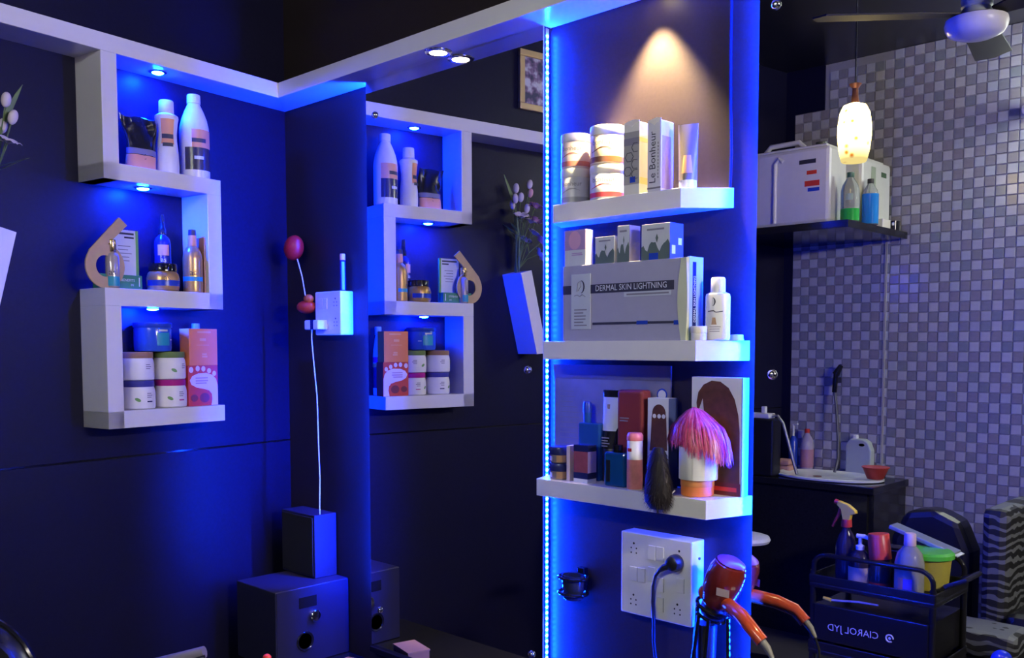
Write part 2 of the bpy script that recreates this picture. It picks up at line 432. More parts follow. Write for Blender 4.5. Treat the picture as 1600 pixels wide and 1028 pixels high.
text('BENEFITS', 0.011, t, PALE, (0.028,-0.0206,0.026)); text('IN', 0.010, t, PALE, (0.042,-0.0206,0.012))
text('1', 0.040, t, PALE, (0.066,-0.0206,0.021))
# small serum bottle standing in front
t = thing('serum_bottle', 'small clear bottle with gold cap and blue label in front of the tan number six', 'bottle', L(0.118,-0.742,ZM), ROTL-0.55)
SERUM = mat('serum_amber',(0.42,0.36,0.34),0.12,metal=0.2)
part('body', MB().lathe([(0.016,0.0),(0.0195,0.002),(0.020,0.010),(0.020,0.092),(0.017,0.101),(0.010,0.106),(0.009,0.110)], 24), SERUM, t, True)
part('cap', MB().lathe([(0.0125,0.108),(0.013,0.109),(0.013,0.141),(0.012,0.144),(0.0,0.1445)], 22), GOLDM, t, True)
part('label', MB().shell(0.0204,0.006,0.034,-1.3,1.3,16), TEAL, t, True)
text('as', 0.026, t, DARKP, (0,0,0.046), bend=0.0206)
# round jar, tall dark bottle, golden bottle
t = thing('hair_mask_jar', 'round golden jar with dark lid and blue band in the middle compartment', 'jar', L(0.084,-0.548,ZM), ROTL-0.35)
part('body', MB().lathe([(0.040,0.0),(0.047,0.004),(0.050,0.018),(0.050,0.042),(0.046,0.056),(0.041,0.062)], 34), GOLD, t, True)
part('lid', MB().lathe([(0.042,0.062),(0.043,0.063),(0.043,0.084),(0.041,0.087),(0.0,0.0875)], 32), BLKG, t, True)
part('label', MB().shell(0.0505,0.016,0.034,-1.4,1.4,20), BLUEP, t, True)
text('as', 0.026, t, DARKP, (0,0,0.040), bend=0.0508)
t = thing('dropper_bottle', 'tall dark blue bottle with slim black nozzle behind the round golden jar', 'bottle', L(0.032,-0.512,ZM), ROTL-0.5)
part('body', MB().lathe([(0.022,0.0),(0.0255,0.003),(0.026,0.02),(0.026,0.158),(0.022,0.174),(0.0115,0.184),(0.011,0.188)], 26), NAVY, t, True)
part('nozzle', MB().lathe([(0.0125,0.186),(0.0125,0.205),(0.009,0.210),(0.0075,0.238),(0.006,0.250),(0.0,0.2505)], 20), BLKG, t, True)
part('label', MB().shell(0.0264,0.118,0.152,-0.7,0.7,12), PEACH, t, True)
text('as', 0.022, t, PALE, (0,0,0.104), bend=0.0266)
part('label_block', MB().shell(0.0264,0.066,0.076,-0.6,0.6,10), PEACH, t, True)
t = thing('serum_bottle', 'golden round-shouldered bottle with teal band beside the right board of the middle compartment', 'bottle', L(0.102,-0.4500,ZM), ROTL-0.6)
part('body', MB().lathe([(0.027,0.0),(0.0305,0.003),(0.031,0.012),(0.031,0.108),(0.029,0.126),(0.021,0.142),(0.0125,0.150),(0.0120,0.168)], 30), GOLD, t, True)
part('collar', MB().lathe([(0.0135,0.150),(0.0140,0.152),(0.0130,0.184)], 22), PEACH, t, True)
part('cap', MB().lathe([(0.0120,0.184),(0.0125,0.186),(0.0115,0.202),(0.0,0.2045)], 22), DARKP, t, True)
part('label', MB().shell(0.0314,0.036,0.050,-1.3,1.3,18), TEAL, t, True)
text('as', 0.028, t, DARKP, (0,0,0.063), bend=0.0316)
tag(part('sachet', bx(-0.0025,0.0025,-0.022,0.022,0.0,0.180), mat('peach_film',(0.50,0.25,0.18),0.3), bevel=0.001, loc=L(0.100,-0.4172,ZM), rot=(0,0,ROTL)),
    'flat peach sachet leaning against the right board of the middle compartment', 'sachet')

# ================================================================= left shelf: bottom compartment
JARW = mat('jar_white',(0.78,0.76,0.74),0.35)
def wide_jar(v, z, lidm, lb, u=0.074, accent=None, leaf=True, rot=0.0):
    t = thing('cream_jar', lb, 'jar', L(u,v,z), ROTL+rot-0.35, 'white cream jars stacked in the bottom compartment')
    part('body', MB().lathe([(0.046,0.0),(0.0505,0.003),(0.0515,0.012),(0.0515,0.050),(0.0495,0.062),(0.0465,0.0695)], 36), JARW, t, True)
    part('lid', MB().lathe([(0.0480,0.0695),(0.0488,0.0705),(0.0488,0.0865),(0.047,0.0885),(0.0,0.0888)], 36), lidm, t, True)
    if leaf:
        mb = MB(); 
        for i in range(1):
            pts = [(0.009*math.cos(a)*(1.0), 0.0055*math.sin(a)+0.003*math.cos(a)*-1) for a in [2*PI*k/14 for k in range(14)]]
            r = 0.0519; b = len(mb.v)
            mb.add([(r*math.sin((x-0.012)/r), -r*math.cos((x-0.012)/r), 0.030+y) for x,y in pts], [tuple(range(14))])
        part('leaf_print', mb, LGREEN, t)
    mb = MB()
    for k in range(3): mb.shell(0.0518, 0.036+0.006*k, 0.0385+0.006*k, 0.32, 0.32+0.30+0.08*(k%2), 6)
    part('print_lines', mb, GREYP, t)
    if accent: part('accent_line', MB().shell(0.0518,0.022,0.0255,0.32,0.70,6), accent, t)
    return t
BROWNL = mat('brown_lid',(0.36,0.20,0.08),0.35); GREENL = mat('green_lid',(0.15,0.22,0.06),0.35); BLUEL = mat('blue_lid',(0.06,0.06,0.28),0.35)
wide_jar(-0.640, ZL, BLUEL, 'white cream jar with blue lid, lower left of the stack of four', accent=NAVY)
wide_jar(-0.526, ZL, MAG, 'white cream jar with magenta lid, lower right of the stack of four', accent=MAG)
wide_jar(-0.642, ZL+0.0888, BROWNL, 'white cream jar with brown lid, upper left of the stack of four', leaf=False)
wide_jar(-0.528, ZL+0.0888, GREENL, 'white cream jar with green lid, upper right of the stack of four', rot=0.3)
t = thing('hair_gel_jar', 'blue see-through jar with flat white-edged lid resting on the white cream jars', 'jar', L(0.060,-0.575,ZL+0.1776), ROTL)
part('body', MB().lathe([(0.050,0.0),(0.056,0.003),(0.0575,0.012),(0.0575,0.070),(0.056,0.076)], 34), mat('blue_gel',(0.03,0.10,0.60),0.12), t, True)
part('lid', MB().lathe([(0.0595,0.076),(0.060,0.077),(0.060,0.090),(0.058,0.092),(0.0,0.0922)], 34), BLUEP, t, True)
part('label', MB().shell(0.0579,0.020,0.060,-0.35,0.45,12), TEAL, t, True)
part('accent_line', MB().shell(0.0581,0.036,0.039,0.55,0.80,6), PALE, t)
part('print_lines', MB().shell(0.0582,0.064,0.070,-0.25,0.30,8), PALE, t)
# foot scrub box with orange box on top, bottle behind
FOOTR = mat('foot_box_red',(0.55,0.05,0.03),0.45)
t = thing('foot_care_box', 'red box printed with a pale bare foot, under the orange box', 'box', L(0.084,-0.425,ZL), ROTL)
part('box', bx(-0.057,0.057,-0.026,0.026,0.0,0.132), FOOTR, t, bevel=0.0008)
def blob(pts, y=-0.0264):
    mb = MB(); mb.add([(x,y,z) for x,z in pts], [tuple(range(len(pts)))]); return mb
LILAC = mat('foot_print_pale',(0.72,0.60,0.66),0.5)
foot = [(0.030,0.0005),(0.056,0.0005),(0.056,0.040),(0.0555,0.066),(0.050,0.086),(0.036,0.100),(0.012,0.107),(-0.020,0.106),(-0.042,0.098),(-0.052,0.084),(-0.046,0.070),(-0.026,0.060),(0.002,0.055),(0.022,0.049),(0.032,0.038),(0.034,0.022)]
part('foot_print', blob(foot), LILAC, t)
mb = MB()
for k,(x,z,r) in enumerate(((-0.046,0.118,0.0085),(-0.021,0.122,0.008),(0.001,0.121,0.0078),(0.023,0.114,0.0076),(0.043,0.105,0.0074))):
    mb.add([(x+r*math.cos(a),-0.0264,z+r*1.15*math.sin(a)) for a in [2*PI*i/12 for i in range(12)]], [tuple(range(12))])
part('toe_prints', mb, LILAC, t)
lines(t, mat('mauve_print',(0.42,0.26,0.32),0.5), -0.030, 0.022, [0.072,0.080,0.089], -0.0266, 0.004)
mb = MB()
for x,r in ((-0.036,0.012),(0.004,0.016)):
    mb.add([(x+r*1.2*math.cos(a),-0.0266,0.026+r*math.sin(a)) for a in [2*PI*i/14 for i in range(14)]], [tuple(range(14))])
part('dark_prints', mb, DRED, t)
t = thing('soap_box', 'plain orange carton standing on the red foot-care box', 'box', L(0.088,-0.425,ZL+0.132), ROTL)
part('box', bx(-0.0545,0.0545,-0.026,0.024,0.0,0.120), ORANGE, t, bevel=0.0008)
lines(t, PEACH, -0.022, 0.030, [0.106], -0.0263, 0.006, jag=0); lines(t, PEACH, -0.014, 0.010, [0.080], -0.0263, 0.009, jag=0); lines(t, PEACH, -0.026, 0.024, [0.066], -0.0263, 0.0016); lines(t, PEACH, -0.006, 0.018, [0.026,0.034], -0.0263, 0.006)
t = thing('lotion_bottle', 'blue-capped bottle standing behind the orange carton, seen whole in the left mirror', 'bottle', L(0.031,-0.393,ZL), ROTL)
part('body', MB().lathe([(0.018,0.0),(0.0215,0.003),(0.022,0.012),(0.022,0.150),(0.020,0.180),(0.0125,0.228),(0.0105,0.238)], 26), mat('pale_blue_bottle',(0.45,0.58,0.75),0.2), t, True)
part('cap', MB().lathe([(0.0125,0.238),(0.013,0.239),(0.013,0.268),(0.0118,0.271),(0.0,0.2715)], 22), mat('sky_cap',(0.20,0.45,0.80),0.3), t, True)
part('label', MB().lathe([(0.0224,0.03),(0.0224,0.112)], 26), NAVY, t, True)
part('label_block', MB().lathe([(0.0225,0.112),(0.0225,0.128)], 26), PEACH, t, True)
part('label_block', MB().lathe([(0.0224,0.130),(0.0222,0.152)], 26), MAG, t, True)

# ================================================================= left wall further out: slanted vase, flowers, picture
t = thing('wall_vase', 'slanted slim white box vase on the left wall holding artificial flowers', 'vase', (0,0,0))
mb = MB()
vv = []
for u in (0.0,0.133):
    for v,z in ((-1.118,1.466),(-1.030,1.812),(-1.088,1.826),(-1.176,1.470)): vv.append(L(u,v,z))
mb.add(vv, [(0,1,2,3),(7,6,5,4),(0,4,5,1),(1,5,6,2),(2,6,7,3),(3,7,4,0)])
part('body', mb, WHITE, t, bevel=0.001)
PET = [mat('petal_white',(0.70,0.62,0.66),0.6), mat('petal_pink',(0.72,0.38,0.48),0.6)]
LEAF = mat('leaf_green',(0.16,0.24,0.08),0.5); STEM = mat('stem_green',(0.10,0.16,0.05),0.6)
rnd = random.Random(11)
def flower(v, z, u, pink, kind, k):
    root = L(0.065+0.01*rnd.uniform(-1,1), -1.06+0.006*rnd.uniform(-1,1), 1.819)
    tip = L(u,v,z)
    f = thing('artificial_flower', FLAB[k], 'flower', (0,0,0), 0, 'artificial flowers in the slanted wall vase')
    mid = (root+tip)/2+Vector((0.01*rnd.uniform(-1,1),0.012*rnd.uniform(-1,1),0.02))
    part('stem', MB().tube([root-Vector((0,0,0.0)), mid, tip], 0.0018, 6), STEM, f, True)
    ax = (tip-mid).normalized(); a = ax.cross(Vector((0.3,0.2,1))).normalized(); b = ax.cross(a)
    if kind == 'bud':
        part('petals', MB().ball((0,0,0),0.013,0.013,0.021,12,8).xf(Matrix.Translation(tip) @ ax.to_track_quat('Z','Y').to_matrix().to_4x4()), PET[pink], f, True)
    else:
        for i in range(6):
            q = 2*PI*i/6+rnd.random()*0.3; d_ = a*math.cos(q)+b*math.sin(q); s_ = ax.cross(d_)
            P0 = tip; pts = []
            for tt, ww, lift in ((0.0,0.003,0.0),(0.4,0.011,0.010),(0.8,0.012,0.013),(1.0,0.005,0.010)):
                c = P0+d_*0.034*tt+ax*lift
                pts += [c-s_*ww, c+ax*0.002*tt, c+s_*ww]
            mb = MB().add(pts, [(3*j+c,3*j+c+1,3*j+c+4,3*j+c+3) for j in range(3) for c in (0,1)])
            part('petal', mb, PET[pink], f, True)
    if k % 3 == 0:
        d2 = (ax*0.6+a*0.8).normalized(); s2 = d2.cross(ax).normalized()
        base = mid; pts = []
        for tt, ww in ((0,0.002),(0.35,0.008),(0.7,0.007),(1,0.001)): c = base+d2*0.08*tt; pts += [c-s2*ww, c+ax.cross(s2)*0.002, c+s2*ww]
        part('leaf', MB().add(pts, [(3*j+c,3*j+c+1,3*j+c+4,3*j+c+3) for j in range(3) for c in (0,1)]), LEAF, f, True)
FLAB = ['white artificial bud nearest the corner in the slanted wall vase', 'white artificial bud between two other white buds high in the slanted vase', 'white bud just under the long green blade at the left edge',
 'plump white bud low at the left edge, under the green blade', 'pink artificial bud, topmost pink one in the slanted vase', 'white artificial bud beside the pink blossoms of the slanted vase',
 'white open blossom nearest the corner in the slanted vase', 'pink open blossom, uppermost of three in the slanted vase', 'pink open blossom, middle of three in the slanted vase', 'white open blossom touching the middle pink blossom',
 'white open blossom standing farthest out from the wall', 'white open blossom below the middle pink blossom', 'pink open blossom, lowest of three in the slanted vase', 'white open blossom closest to the wall in the slanted vase',
 'white open blossom just above the mouth of the slanted vase', 'white artificial bud at the very top of the slanted vase']
for k,(v,z,u,pk,kd) in enumerate(((-1.030,2.105,0.075,0,'bud'),(-1.072,2.140,0.08,0,'bud'),(-1.030,2.172,0.10,0,'bud'),(-1.018,2.126,0.11,0,'bud'),(-1.132,2.165,0.07,1,'bud'),
        (-1.105,2.095,0.08,0,'bud'),(-1.070,2.050,0.085,0,'blossom'),(-1.140,2.100,0.09,1,'blossom'),(-1.150,2.040,0.08,1,'blossom'),(-1.105,2.030,0.10,0,'blossom'),
        (-1.040,2.050,0.12,0,'blossom'),(-1.140,1.985,0.08,0,'blossom'),(-1.165,1.95,0.10,1,'blossom'),(-1.110,1.955,0.06,0,'blossom'),(-1.16,1.90,0.085,0,'blossom'),(-1.12,2.20,0.08,0,'bud'))):
    flower(v,z,u,pk,kd,k)
# one long leaf in view at the left edge
f = thing('artificial_leaf', 'single long green blade rising above the white buds at the left edge', 'leaf', (0,0,0))
b0, b1 = L(0.08,-1.062,1.822), L(0.085,-0.976,2.226); dd_ = b1-b0; s_ = dd_.normalized().cross(Nn)
pts = []
for tt, ww, bow in ((0,0.0015,0.0),(0.35,0.0025,-0.03),(0.65,0.005,-0.034),(0.82,0.0085,-0.022),(0.93,0.005,-0.009),(1,0.0006,0)): c = b0+dd_*tt+Tt*bow; pts += [c-s_*ww, c+Nn*0.002, c+s_*ww]
part('blade', MB().add(pts, [(3*j+c,3*j+c+1,3*j+c+4,3*j+c+3) for j in range(5) for c in (0,1)]), LEAF, f, True)
# gold framed picture above the bulkhead, seen in the left mirror
t = thing('picture_frame', 'gold framed picture above the bulkhead on the left wall, seen in the left mirror', 'picture', L(0.0,-1.27,2.535), ROTL)
FR = mat('gold_frame',(0.62,0.45,0.22),0.35,metal=0.4)
for nm,a in (('frame_rail',(-0.155,0.155,-0.022,0.0,0.0,0.028)),('frame_rail',(-0.155,0.155,-0.022,0.0,0.230,0.258)),('frame_stile',(-0.155,-0.127,-0.022,0.0,0.028,0.230)),('frame_stile',(0.127,0.155,-0.022,0.0,0.028,0.230))):
    part(nm, bx(*a), FR, t, bevel=0.004)
pic = mat('picture_print',(0.30,0.32,0.42),0.35)
nt = pic.node_tree; b = nt.nodes['Principled BSDF']
tc = nt.nodes.new('ShaderNodeTexCoord'); nz = nt.nodes.new('ShaderNodeTexNoise'); nz.inputs['Scale'].default_value = 22
rp = nt.nodes.new('ShaderNodeValToRGB'); rp.color_ramp.elements[0].color = (0.05,0.05,0.10,1); rp.color_ramp.elements[1].color = (0.55,0.55,0.62,1)
rp.color_ramp.elements[0].position = 0.40; rp.color_ramp.elements[1].position = 0.60
e_ = rp.color_ramp.elements.new(0.5); e_.color = (0.22,0.14,0.24,1)
nt.links.new(tc.outputs['Object'], nz.inputs['Vector']); nt.links.new(nz.outputs['Fac'], rp.inputs[0]); nt.links.new(rp.outputs[0], b.inputs['Base Color'])
part('print', bx(-0.127,0.127,-0.010,-0.002,0.028,0.230), pic, t)

# ================================================================= shelf between the mirrors, topmost
Z1, Z2, Z3 = 1.869, 1.513, 1.151
def cream_jar(x, y, z, r, h, bm_, band, lb, rot=0.0):
    t = thing('scrub_jar', lb, 'jar', (x,y,z), rot, 'stacked cream jars on the topmost shelf')
    part('body', MB().lathe([(r*0.94,0.0),(r*0.99,0.002),(r,0.006),(r,h*0.74),(r*0.97,h*0.76)], 34), bm_, t, True)
    part('lid', MB().lathe([(r*1.0,h*0.76),(r*1.015,h*0.77),(r*1.015,h*0.96),(r*0.99,h),(0.0,h)], 34), mat('frosted_lid',(0.80,0.78,0.72),0.3), t, True)
    part('band', MB().lathe([(r*1.006,h*0.06),(r*1.006,h*0.20)], 34), band, t, True)
    mb = MB(); k = []
    for i in range(17): a = -0.5+1.5*i/16; k.append((r*1.007*math.sin(a), -r*1.007*math.cos(a), h*(0.36+0.05*math.sin(a*3))))
    mb.add([(*p[:2],p[2]) for p in k]+[(*p[:2],p[2]+h*0.045*(1-abs(i-8)/9)) for i,p in enumerate(k)], [(i,i+1,18+i,17+i) for i in range(16)])
    part('swash_print', mb, band, t)
    text('bonheur', r*0.42, t, GREYP, (0,0,h*0.56), rot=(0,0,0.40), bend=r*1.008)
    return t
cream_jar(1.430,-0.006,Z1,0.0385,0.092,mat('jar_grey',(0.60,0.60,0.64),0.3),mat('band_grey',(0.35,0.35,0.38),0.4),'grey lower jar at the left end of the topmost shelf, rosy-banded jar on top')
cream_jar(1.430,-0.006,Z1+0.092,0.0385,0.090,mat('jar_pink',(0.72,0.60,0.60),0.3),mat('band_rose',(0.60,0.20,0.16),0.4),'rosy-banded jar stacked at the left end of the topmost shelf')
cream_jar(1.540,-0.011,Z1,0.0445,0.086,mat('jar_clear',(0.66,0.66,0.70),0.3),mat('band_red',(0.65,0.06,0.08),0.4),'red-banded lower jar beside the tall cartons on the topmost shelf')
cream_jar(1.540,-0.011,Z1+0.086,0.0445,0.098,mat('jar_peach',(0.80,0.62,0.42),0.3),mat('band_brown',(0.25,0.10,0.05),0.4),'peach jar with brown band stacked beside the tall cartons')
def carton(name, lb, x0, x1, y0, y1, z, h, mt, flap=True):
    t = thing(name, lb, 'box', ((x0+x1)/2,(y0+y1)/2,z)); hx, hy = (x1-x0)/2, (y1-y0)/2
    part('box', bx(-hx,hx,-hy,hy,0,h), mt, t, bevel=0.0007)
    if flap:
        part('flap', MB().slab([(-hx,h),(-hx*0.5,h-0.004),(0,h-0.010),(hx*0.4,h-0.005),(hx,h),(hx,h+0.004),(hx*0.3,h+0.007),(-hx*0.6,h+0.003)], -hy-0.0012, -hy+0.0002), PLWC, t)
    return t, hx, hy
t,hx,hy = carton('serum_carton','tall cream and grey carton with honeycomb print on the topmost shelf',1.624,1.671,-0.054,-0.012,Z1,0.172,mat('carton_cream',(0.72,0.70,0.58),0.45))
part('label', bx(-hx,hx,-hy-0.0006,-hy,0.024,0.150), mat('carton_grey',(0.34,0.33,0.30),0.5), t)
part('label_band', bx(-hx,hx,-hy-0.0010,-hy-0.0005,0.118,0.135), GREYP, t)
part('blue_patch', bx(-0.004,0.012,-hy-0.0010,-hy-0.0005,0.028,0.042), BLUEP, t)
mb = MB()
for cx0,cz0 in ((-0.006,0.090),(0.013,0.112),(0.012,0.072),(-0.010,0.056),(0.013,0.048)):
    pts = [(cx0+0.012*math.cos(PI/3*i), cz0+0.012*math.sin(PI/3*i)) for i in range(6)]
    for i in range(6):
        a, b_ = Vector((pts[i][0],0,pts[i][1])), Vector((pts[(i+1)%6][0],0,pts[(i+1)%6][1]))
        if max(abs(a.x),abs(b_.x)) > hx-0.001: continue
        mb.tube([a+Vector((0,-hy-0.0008,0)), b_+Vector((0,-hy-0.0008,0))], 0.0008, 4)
part('honeycomb_print', mb, DARKP, t)
part('side_band', bx(hx,hx+0.0006,-hy,hy,0.024,0.040), mat('band_yellow',(0.75,0.62,0.25),0.5), t)
part('side_band', bx(hx,hx+0.0006,-hy,hy,0.125,0.135), MATS['band_yellow'], t)
t,hx,hy = carton('serum_carton','tall grey and white carton with sideways lettering on the topmost shelf',1.695,1.734,-0.054,-0.002,Z1,0.166,mat('carton_lilac',(0.66,0.64,0.68),0.4))
text('Le Bonheur', 0.026, t, DARKP, (-0.004,-hy-0.0005,0.080), rot=(0,-PI/2,0), name='lettering')
lines(t, GREYP, 0.010, 0.013, [0.03+0.008*i for i in range(11)], -hy-0.0003, 0.005)
part('label_band', bx(-hx,hx,-hy-0.0006,-hy,0.006,0.010), GREYP, t)
part('side_label', bx(hx,hx+0.0005,-hy+0.004,hy-0.012,0.006,0.130), mat('violet_print',(0.40,0.30,0.62),0.5), t)
t = thing('cream_tube', 'dark cream tube standing on its white cap at the right end of the topmost shelf', 'tube', (1.786,-0.018,Z1), 0.35)
TUBE = mat('tube_taupe',(0.20,0.17,0.15),0.3)
def tube_body(r, z0, z1, mt, par, n=24, rows=10, name='body'):
    mb = MB(); vs_=[]; fs=[]
    for j in range(rows+1):
        q = j/rows; z = z0+(z1-z0)*q
        for i in range(n):
            a = 2*PI*i/n
            vs_.append((r*(1+0.12*q)*math.cos(a), r*(1-q*0.93)*math.sin(a), z))
    for j in range(rows):
        for i in range(n): k=(i+1)%n; fs.append((j*n+i,j*n+k,(j+1)*n+k,(j+1)*n+i))
    fs.append(tuple(range(n-1,-1,-1))); fs.append(tuple(rows*n+i for i in range(n)))
    return part(name, mb.add(vs_,fs), mt, par, True)
tube_body(0.0215,0.020,0.152,TUBE,t)
part('cap', MB().lathe([(0.019,0.0),(0.021,0.002),(0.021,0.020),(0.0,0.0205)],24), PLW, t, True)
part('label', MB().shell(0,0,0,-0.55,0.75,10,[(0.0213,0.035),(0.0185,0.055),(0.0150,0.078)]), mat('tube_amber',(0.55,0.30,0.14),0.4), t, True)

# ================================================================= shelf between the mirrors, middle
t = thing('skin_care_box', 'large grey-violet carton lettered for skin care, lying along the middle shelf', 'box', (1.6505,-0.062,Z2))
hx, hy = 0.1895, 0.030
part('box', bx(-hx,hx-0.006,-hy,hy,0.0,0.190), CARD, t, bevel=0.001)
mb = MB(); rows = 12; vs_=[]; fs=[]
for j in range(rows+1):
    q = j/rows; z = 0.190*q; xo = hx-0.006+0.004*math.sin(PI*q)
    vs_ += [(hx-0.020-0.010*math.sin(PI*q),-hy-0.0008,z),(xo,-hy-0.002,z),(hx,-hy+0.004,z)]
for j in range(rows):
    for c in (0,1): fs.append((3*j+c,3*j+c+1,3*j+c+4,3*j+c+3))
part('open_flap', mb.add(vs_,fs), mat('flap_inner',(0.66,0.68,0.40),0.6), t, label='pale yellow inside of the open end flap')
part('end_panel', bx(hx-0.006,hx,-hy+0.003,hy,0.0,0.192), mat('end_blue',(0.34,0.50,0.60),0.45), t)
part('end_stripe', bx(hx,hx+0.0006,-hy+0.016,-hy+0.030,0.030,0.180), NAVY, t)
text('DERMAL SKIN LIGHTNING', 0.0125, t, PALE, (hx+0.0009,-hy+0.024,0.095), rot=(0,-PI/2,PI/2), sx=0.72)
part('band', bx(-hx,0.150,-hy-0.0006,-hy,0.118,0.140), DARKP, t)
lpn = part('label_panel', bx(-0.160,-0.098,-hy-0.0016,-hy,0.030,0.168), mat('label_silver',(0.52,0.56,0.58),0.4), t)
text('DERMAL SKIN LIGHTNING', 0.0205, t, PALE, (0.024,-hy-0.0009,0.1295), sx=0.88)
part('subtitle_bar', bx(0.006,0.142,-hy-0.0009,-hy,0.106,0.117), MATS['label_silver'], t)
lines(t, GREYP, 0.014, 0.136, [0.1095], -hy-0.0011, 0.004, jag=0)
mb = MB()                                                        # crescent emblem
cr = [(0.012*math.cos(a), 0.016*math.sin(a)) for a in [-1.5+3.0*i/12 for i in range(13)]]
ci = [(0.004+0.0075*math.cos(a)-0.004, 0.0145*math.sin(a)) for a in [1.45-2.9*i/12 for i in range(13)]]
mb.add([(-0.128+x,-hy-0.0020,0.136+z) for x,z in cr+ci],[tuple(range(26))]); part('emblem', mb, DARKP, lpn)
mb = MB().tube([(-0.142,-hy-0.0019,0.124),(-0.138,-hy-0.0019,0.146),(-0.130,-hy-0.0019,0.150),(-0.128,-hy-0.0019,0.138),(-0.138,-hy-0.0019,0.126)],0.0007,5)
mb.tube([(-0.150,-hy-0.0019,0.114),(-0.140,-hy-0.0019,0.116),(-0.132,-hy-0.0019,0.112),(-0.124,-hy-0.0019,0.117),(-0.114,-hy-0.0019,0.111)],0.0008,5)
part('script_print', mb, GREYP, lpn)
lines(t, GREYP, -0.150, -0.108, [0.038+0.0078*i for i in range(6)], -hy-0.0018, 0.003)
lines(t, DARKP, -0.092, 0.168, [0.040], -hy-0.0004, 0.006, jag=0)
part('blue_mark', bx(0.044,0.076,-hy-0.0008,-hy,0.039,0.048), BLUEP, t); part('blue_mark', bx(0.150,0.168,-hy-0.0008,-hy,0.037,0.047), BLUEP, t)
# four small cartons standing on it
KR = mat('carton_pale',(0.58,0.60,0.60),0.45); MOSS = mat('moss_print',(0.10,0.14,0.11),0.5); MAUVE = mat('mauve_carton',(0.40,0.26,0.46),0.45); PKD = mat('pink_disc',(0.62,0.34,0.46),0.5)
ZT2 = Z2+0.190
t,hx,hy = carton('soap_carton','mauve carton with a round pink emblem, leftmost on the large grey carton',1.463,1.532,-0.088,-0.058,ZT2,0.090,KR,False)
part('label', bx(-hx,hx,-hy-0.0006,-hy,0.040,0.090), MAUVE, t)
mb = MB().add([(0.020*math.cos(a),-hy-0.0010,0.064+0.023*math.sin(a)) for a in [2*PI*i/24 for i in range(24)]],[tuple(range(24))]); part('disc_print', mb, PKD, t)
lines(t, MAUVE, -0.010, 0.030, [0.030,0.026], -hy-0.0004, 0.0025)
def hills(t, hx, hy, h):
    pts = [(-hx,0.0),(hx,0.0),(hx,h*0.42)]+[(hx-2*hx*i/14, h*(0.40+0.13*math.sin(i*0.95)+0.05*math.sin(i*2.1))) for i in range(1,14)]+[(-hx,h*0.36)]
    mb = MB().add([(x,-hy-0.0004,z) for x,z in pts],[tuple(range(len(pts)))]); part('hill_print', mb, MOSS, t)
    pts = [(hx*0.1,h*0.46),(hx*0.2,h*0.60),(hx*0.1,h*0.72),(0.0,h*0.60)]
    part('leaf_print', MB().add([(x,-hy-0.0006,z) for x,z in pts],[(0,1,2,3)]), MOSS, t)
    lines(t, GREYP, -hx*0.6, hx*0.6, [h*0.82], -hy-0.0004, h*0.05, jag=0)
t,hx,hy = carton('soap_carton','low carton with dark hill print, second from left on the large grey carton',1.563,1.623,-0.088,-0.050,ZT2,0.066,KR,False); hills(t,hx,hy,0.066)
t,hx,hy = carton('soap_carton','narrow upright carton with dark sides between two hill-printed cartons',1.632,1.668,-0.088,-0.045,ZT2,0.088,KR,False); hills(t,hx,hy,0.088)
part('side_panel', bx(hx,hx+0.0006,-hy,hy,0,0.088), GREYP, t)
t,hx,hy = carton('soap_carton','widest small carton with hill print and blue side, rightmost on the large grey carton',1.704,1.785,-0.088,-0.034,ZT2,0.084,KR,False); hills(t,hx,hy,0.084)
part('side_panel', bx(hx,hx+0.0006,-hy,hy,0,0.084), mat('side_navy',(0.05,0.07,0.18),0.45), t)
part('side_patch', bx(hx+0.0006,hx+0.001,-0.020,-0.006,0.012,0.032), PALE, t); part('side_patch', bx(hx+0.0006,hx+0.001,0.006,0.020,0.034,0.050), PALE, t)
part('blue_mark', bx(-0.018,0.008,-hy-0.0010,-hy,0.0,0.016), BLUEP, t)
# lotion bottle, small jar, bottle cap
t = thing('lotion_bottle', 'white flip-top lotion bottle at the right end of the middle shelf', 'bottle', (1.882,-0.035,Z2), 0.35)
part('body', MB().lathe([(0.024,0.0),(0.0275,0.002),(0.0285,0.008),(0.0285,0.100),(0.027,0.106),(0.019,0.110)],30,1.0,0.75), PLW, t, True)
part('cap', MB().lathe([(0.0165,0.108),(0.017,0.110),(0.0165,0.140),(0.0145,0.144),(0.0,0.1445)],26), PLW, t, True)
lines(t, GREYP, -0.014, 0.012, [0.020,0.025,0.030], -0.0216, 0.0016)
part('script_print', MB().tube([(-0.018,-0.0212,0.066),(-0.006,-0.0219,0.068),(0.000,-0.0219,0.064),(0.016,-0.0216,0.066)],0.0010,5), DARKP, t)
part('emblem', MB().add([(-0.008+x*0.6,-0.0222,0.088+z*0.6) for x,z in cr+ci],[tuple(range(26))]), DARKP, t)
part('side_stain', MB().add([(-0.010,-0.0222,0.036),(0.002,-0.0222,0.036),(-0.001,-0.0222,0.052),(-0.008,-0.0222,0.052)],[(0,1,2,3)]), mat('brown_print',(0.35,0.22,0.12),0.5), t)
t = thing('balm_jar', 'tiny cream-coloured jar in front of the white lotion bottle', 'jar', (1.858,-0.076,Z2))
part('body', MB().lathe([(0.0165,0.0),(0.018,0.002),(0.018,0.016),(0.017,0.017)],24), PLWC, t, True)
part('lid', MB().lathe([(0.0188,0.017),(0.019,0.018),(0.019,0.031),(0.018,0.0325),(0.0,0.0325)],24), mat('lid_cream',(0.80,0.74,0.60),0.35), t, True)
t = thing('bottle_cap', 'small pale green cap lying at the far right end of the middle shelf', 'cap', (1.908,0.004,Z2))
part('shell', MB().lathe([(0.0165,0.0),(0.017,0.001),(0.0155,0.013),(0.0,0.014)],22), mat('mint_plastic',(0.45,0.70,0.62),0.35), t, True)
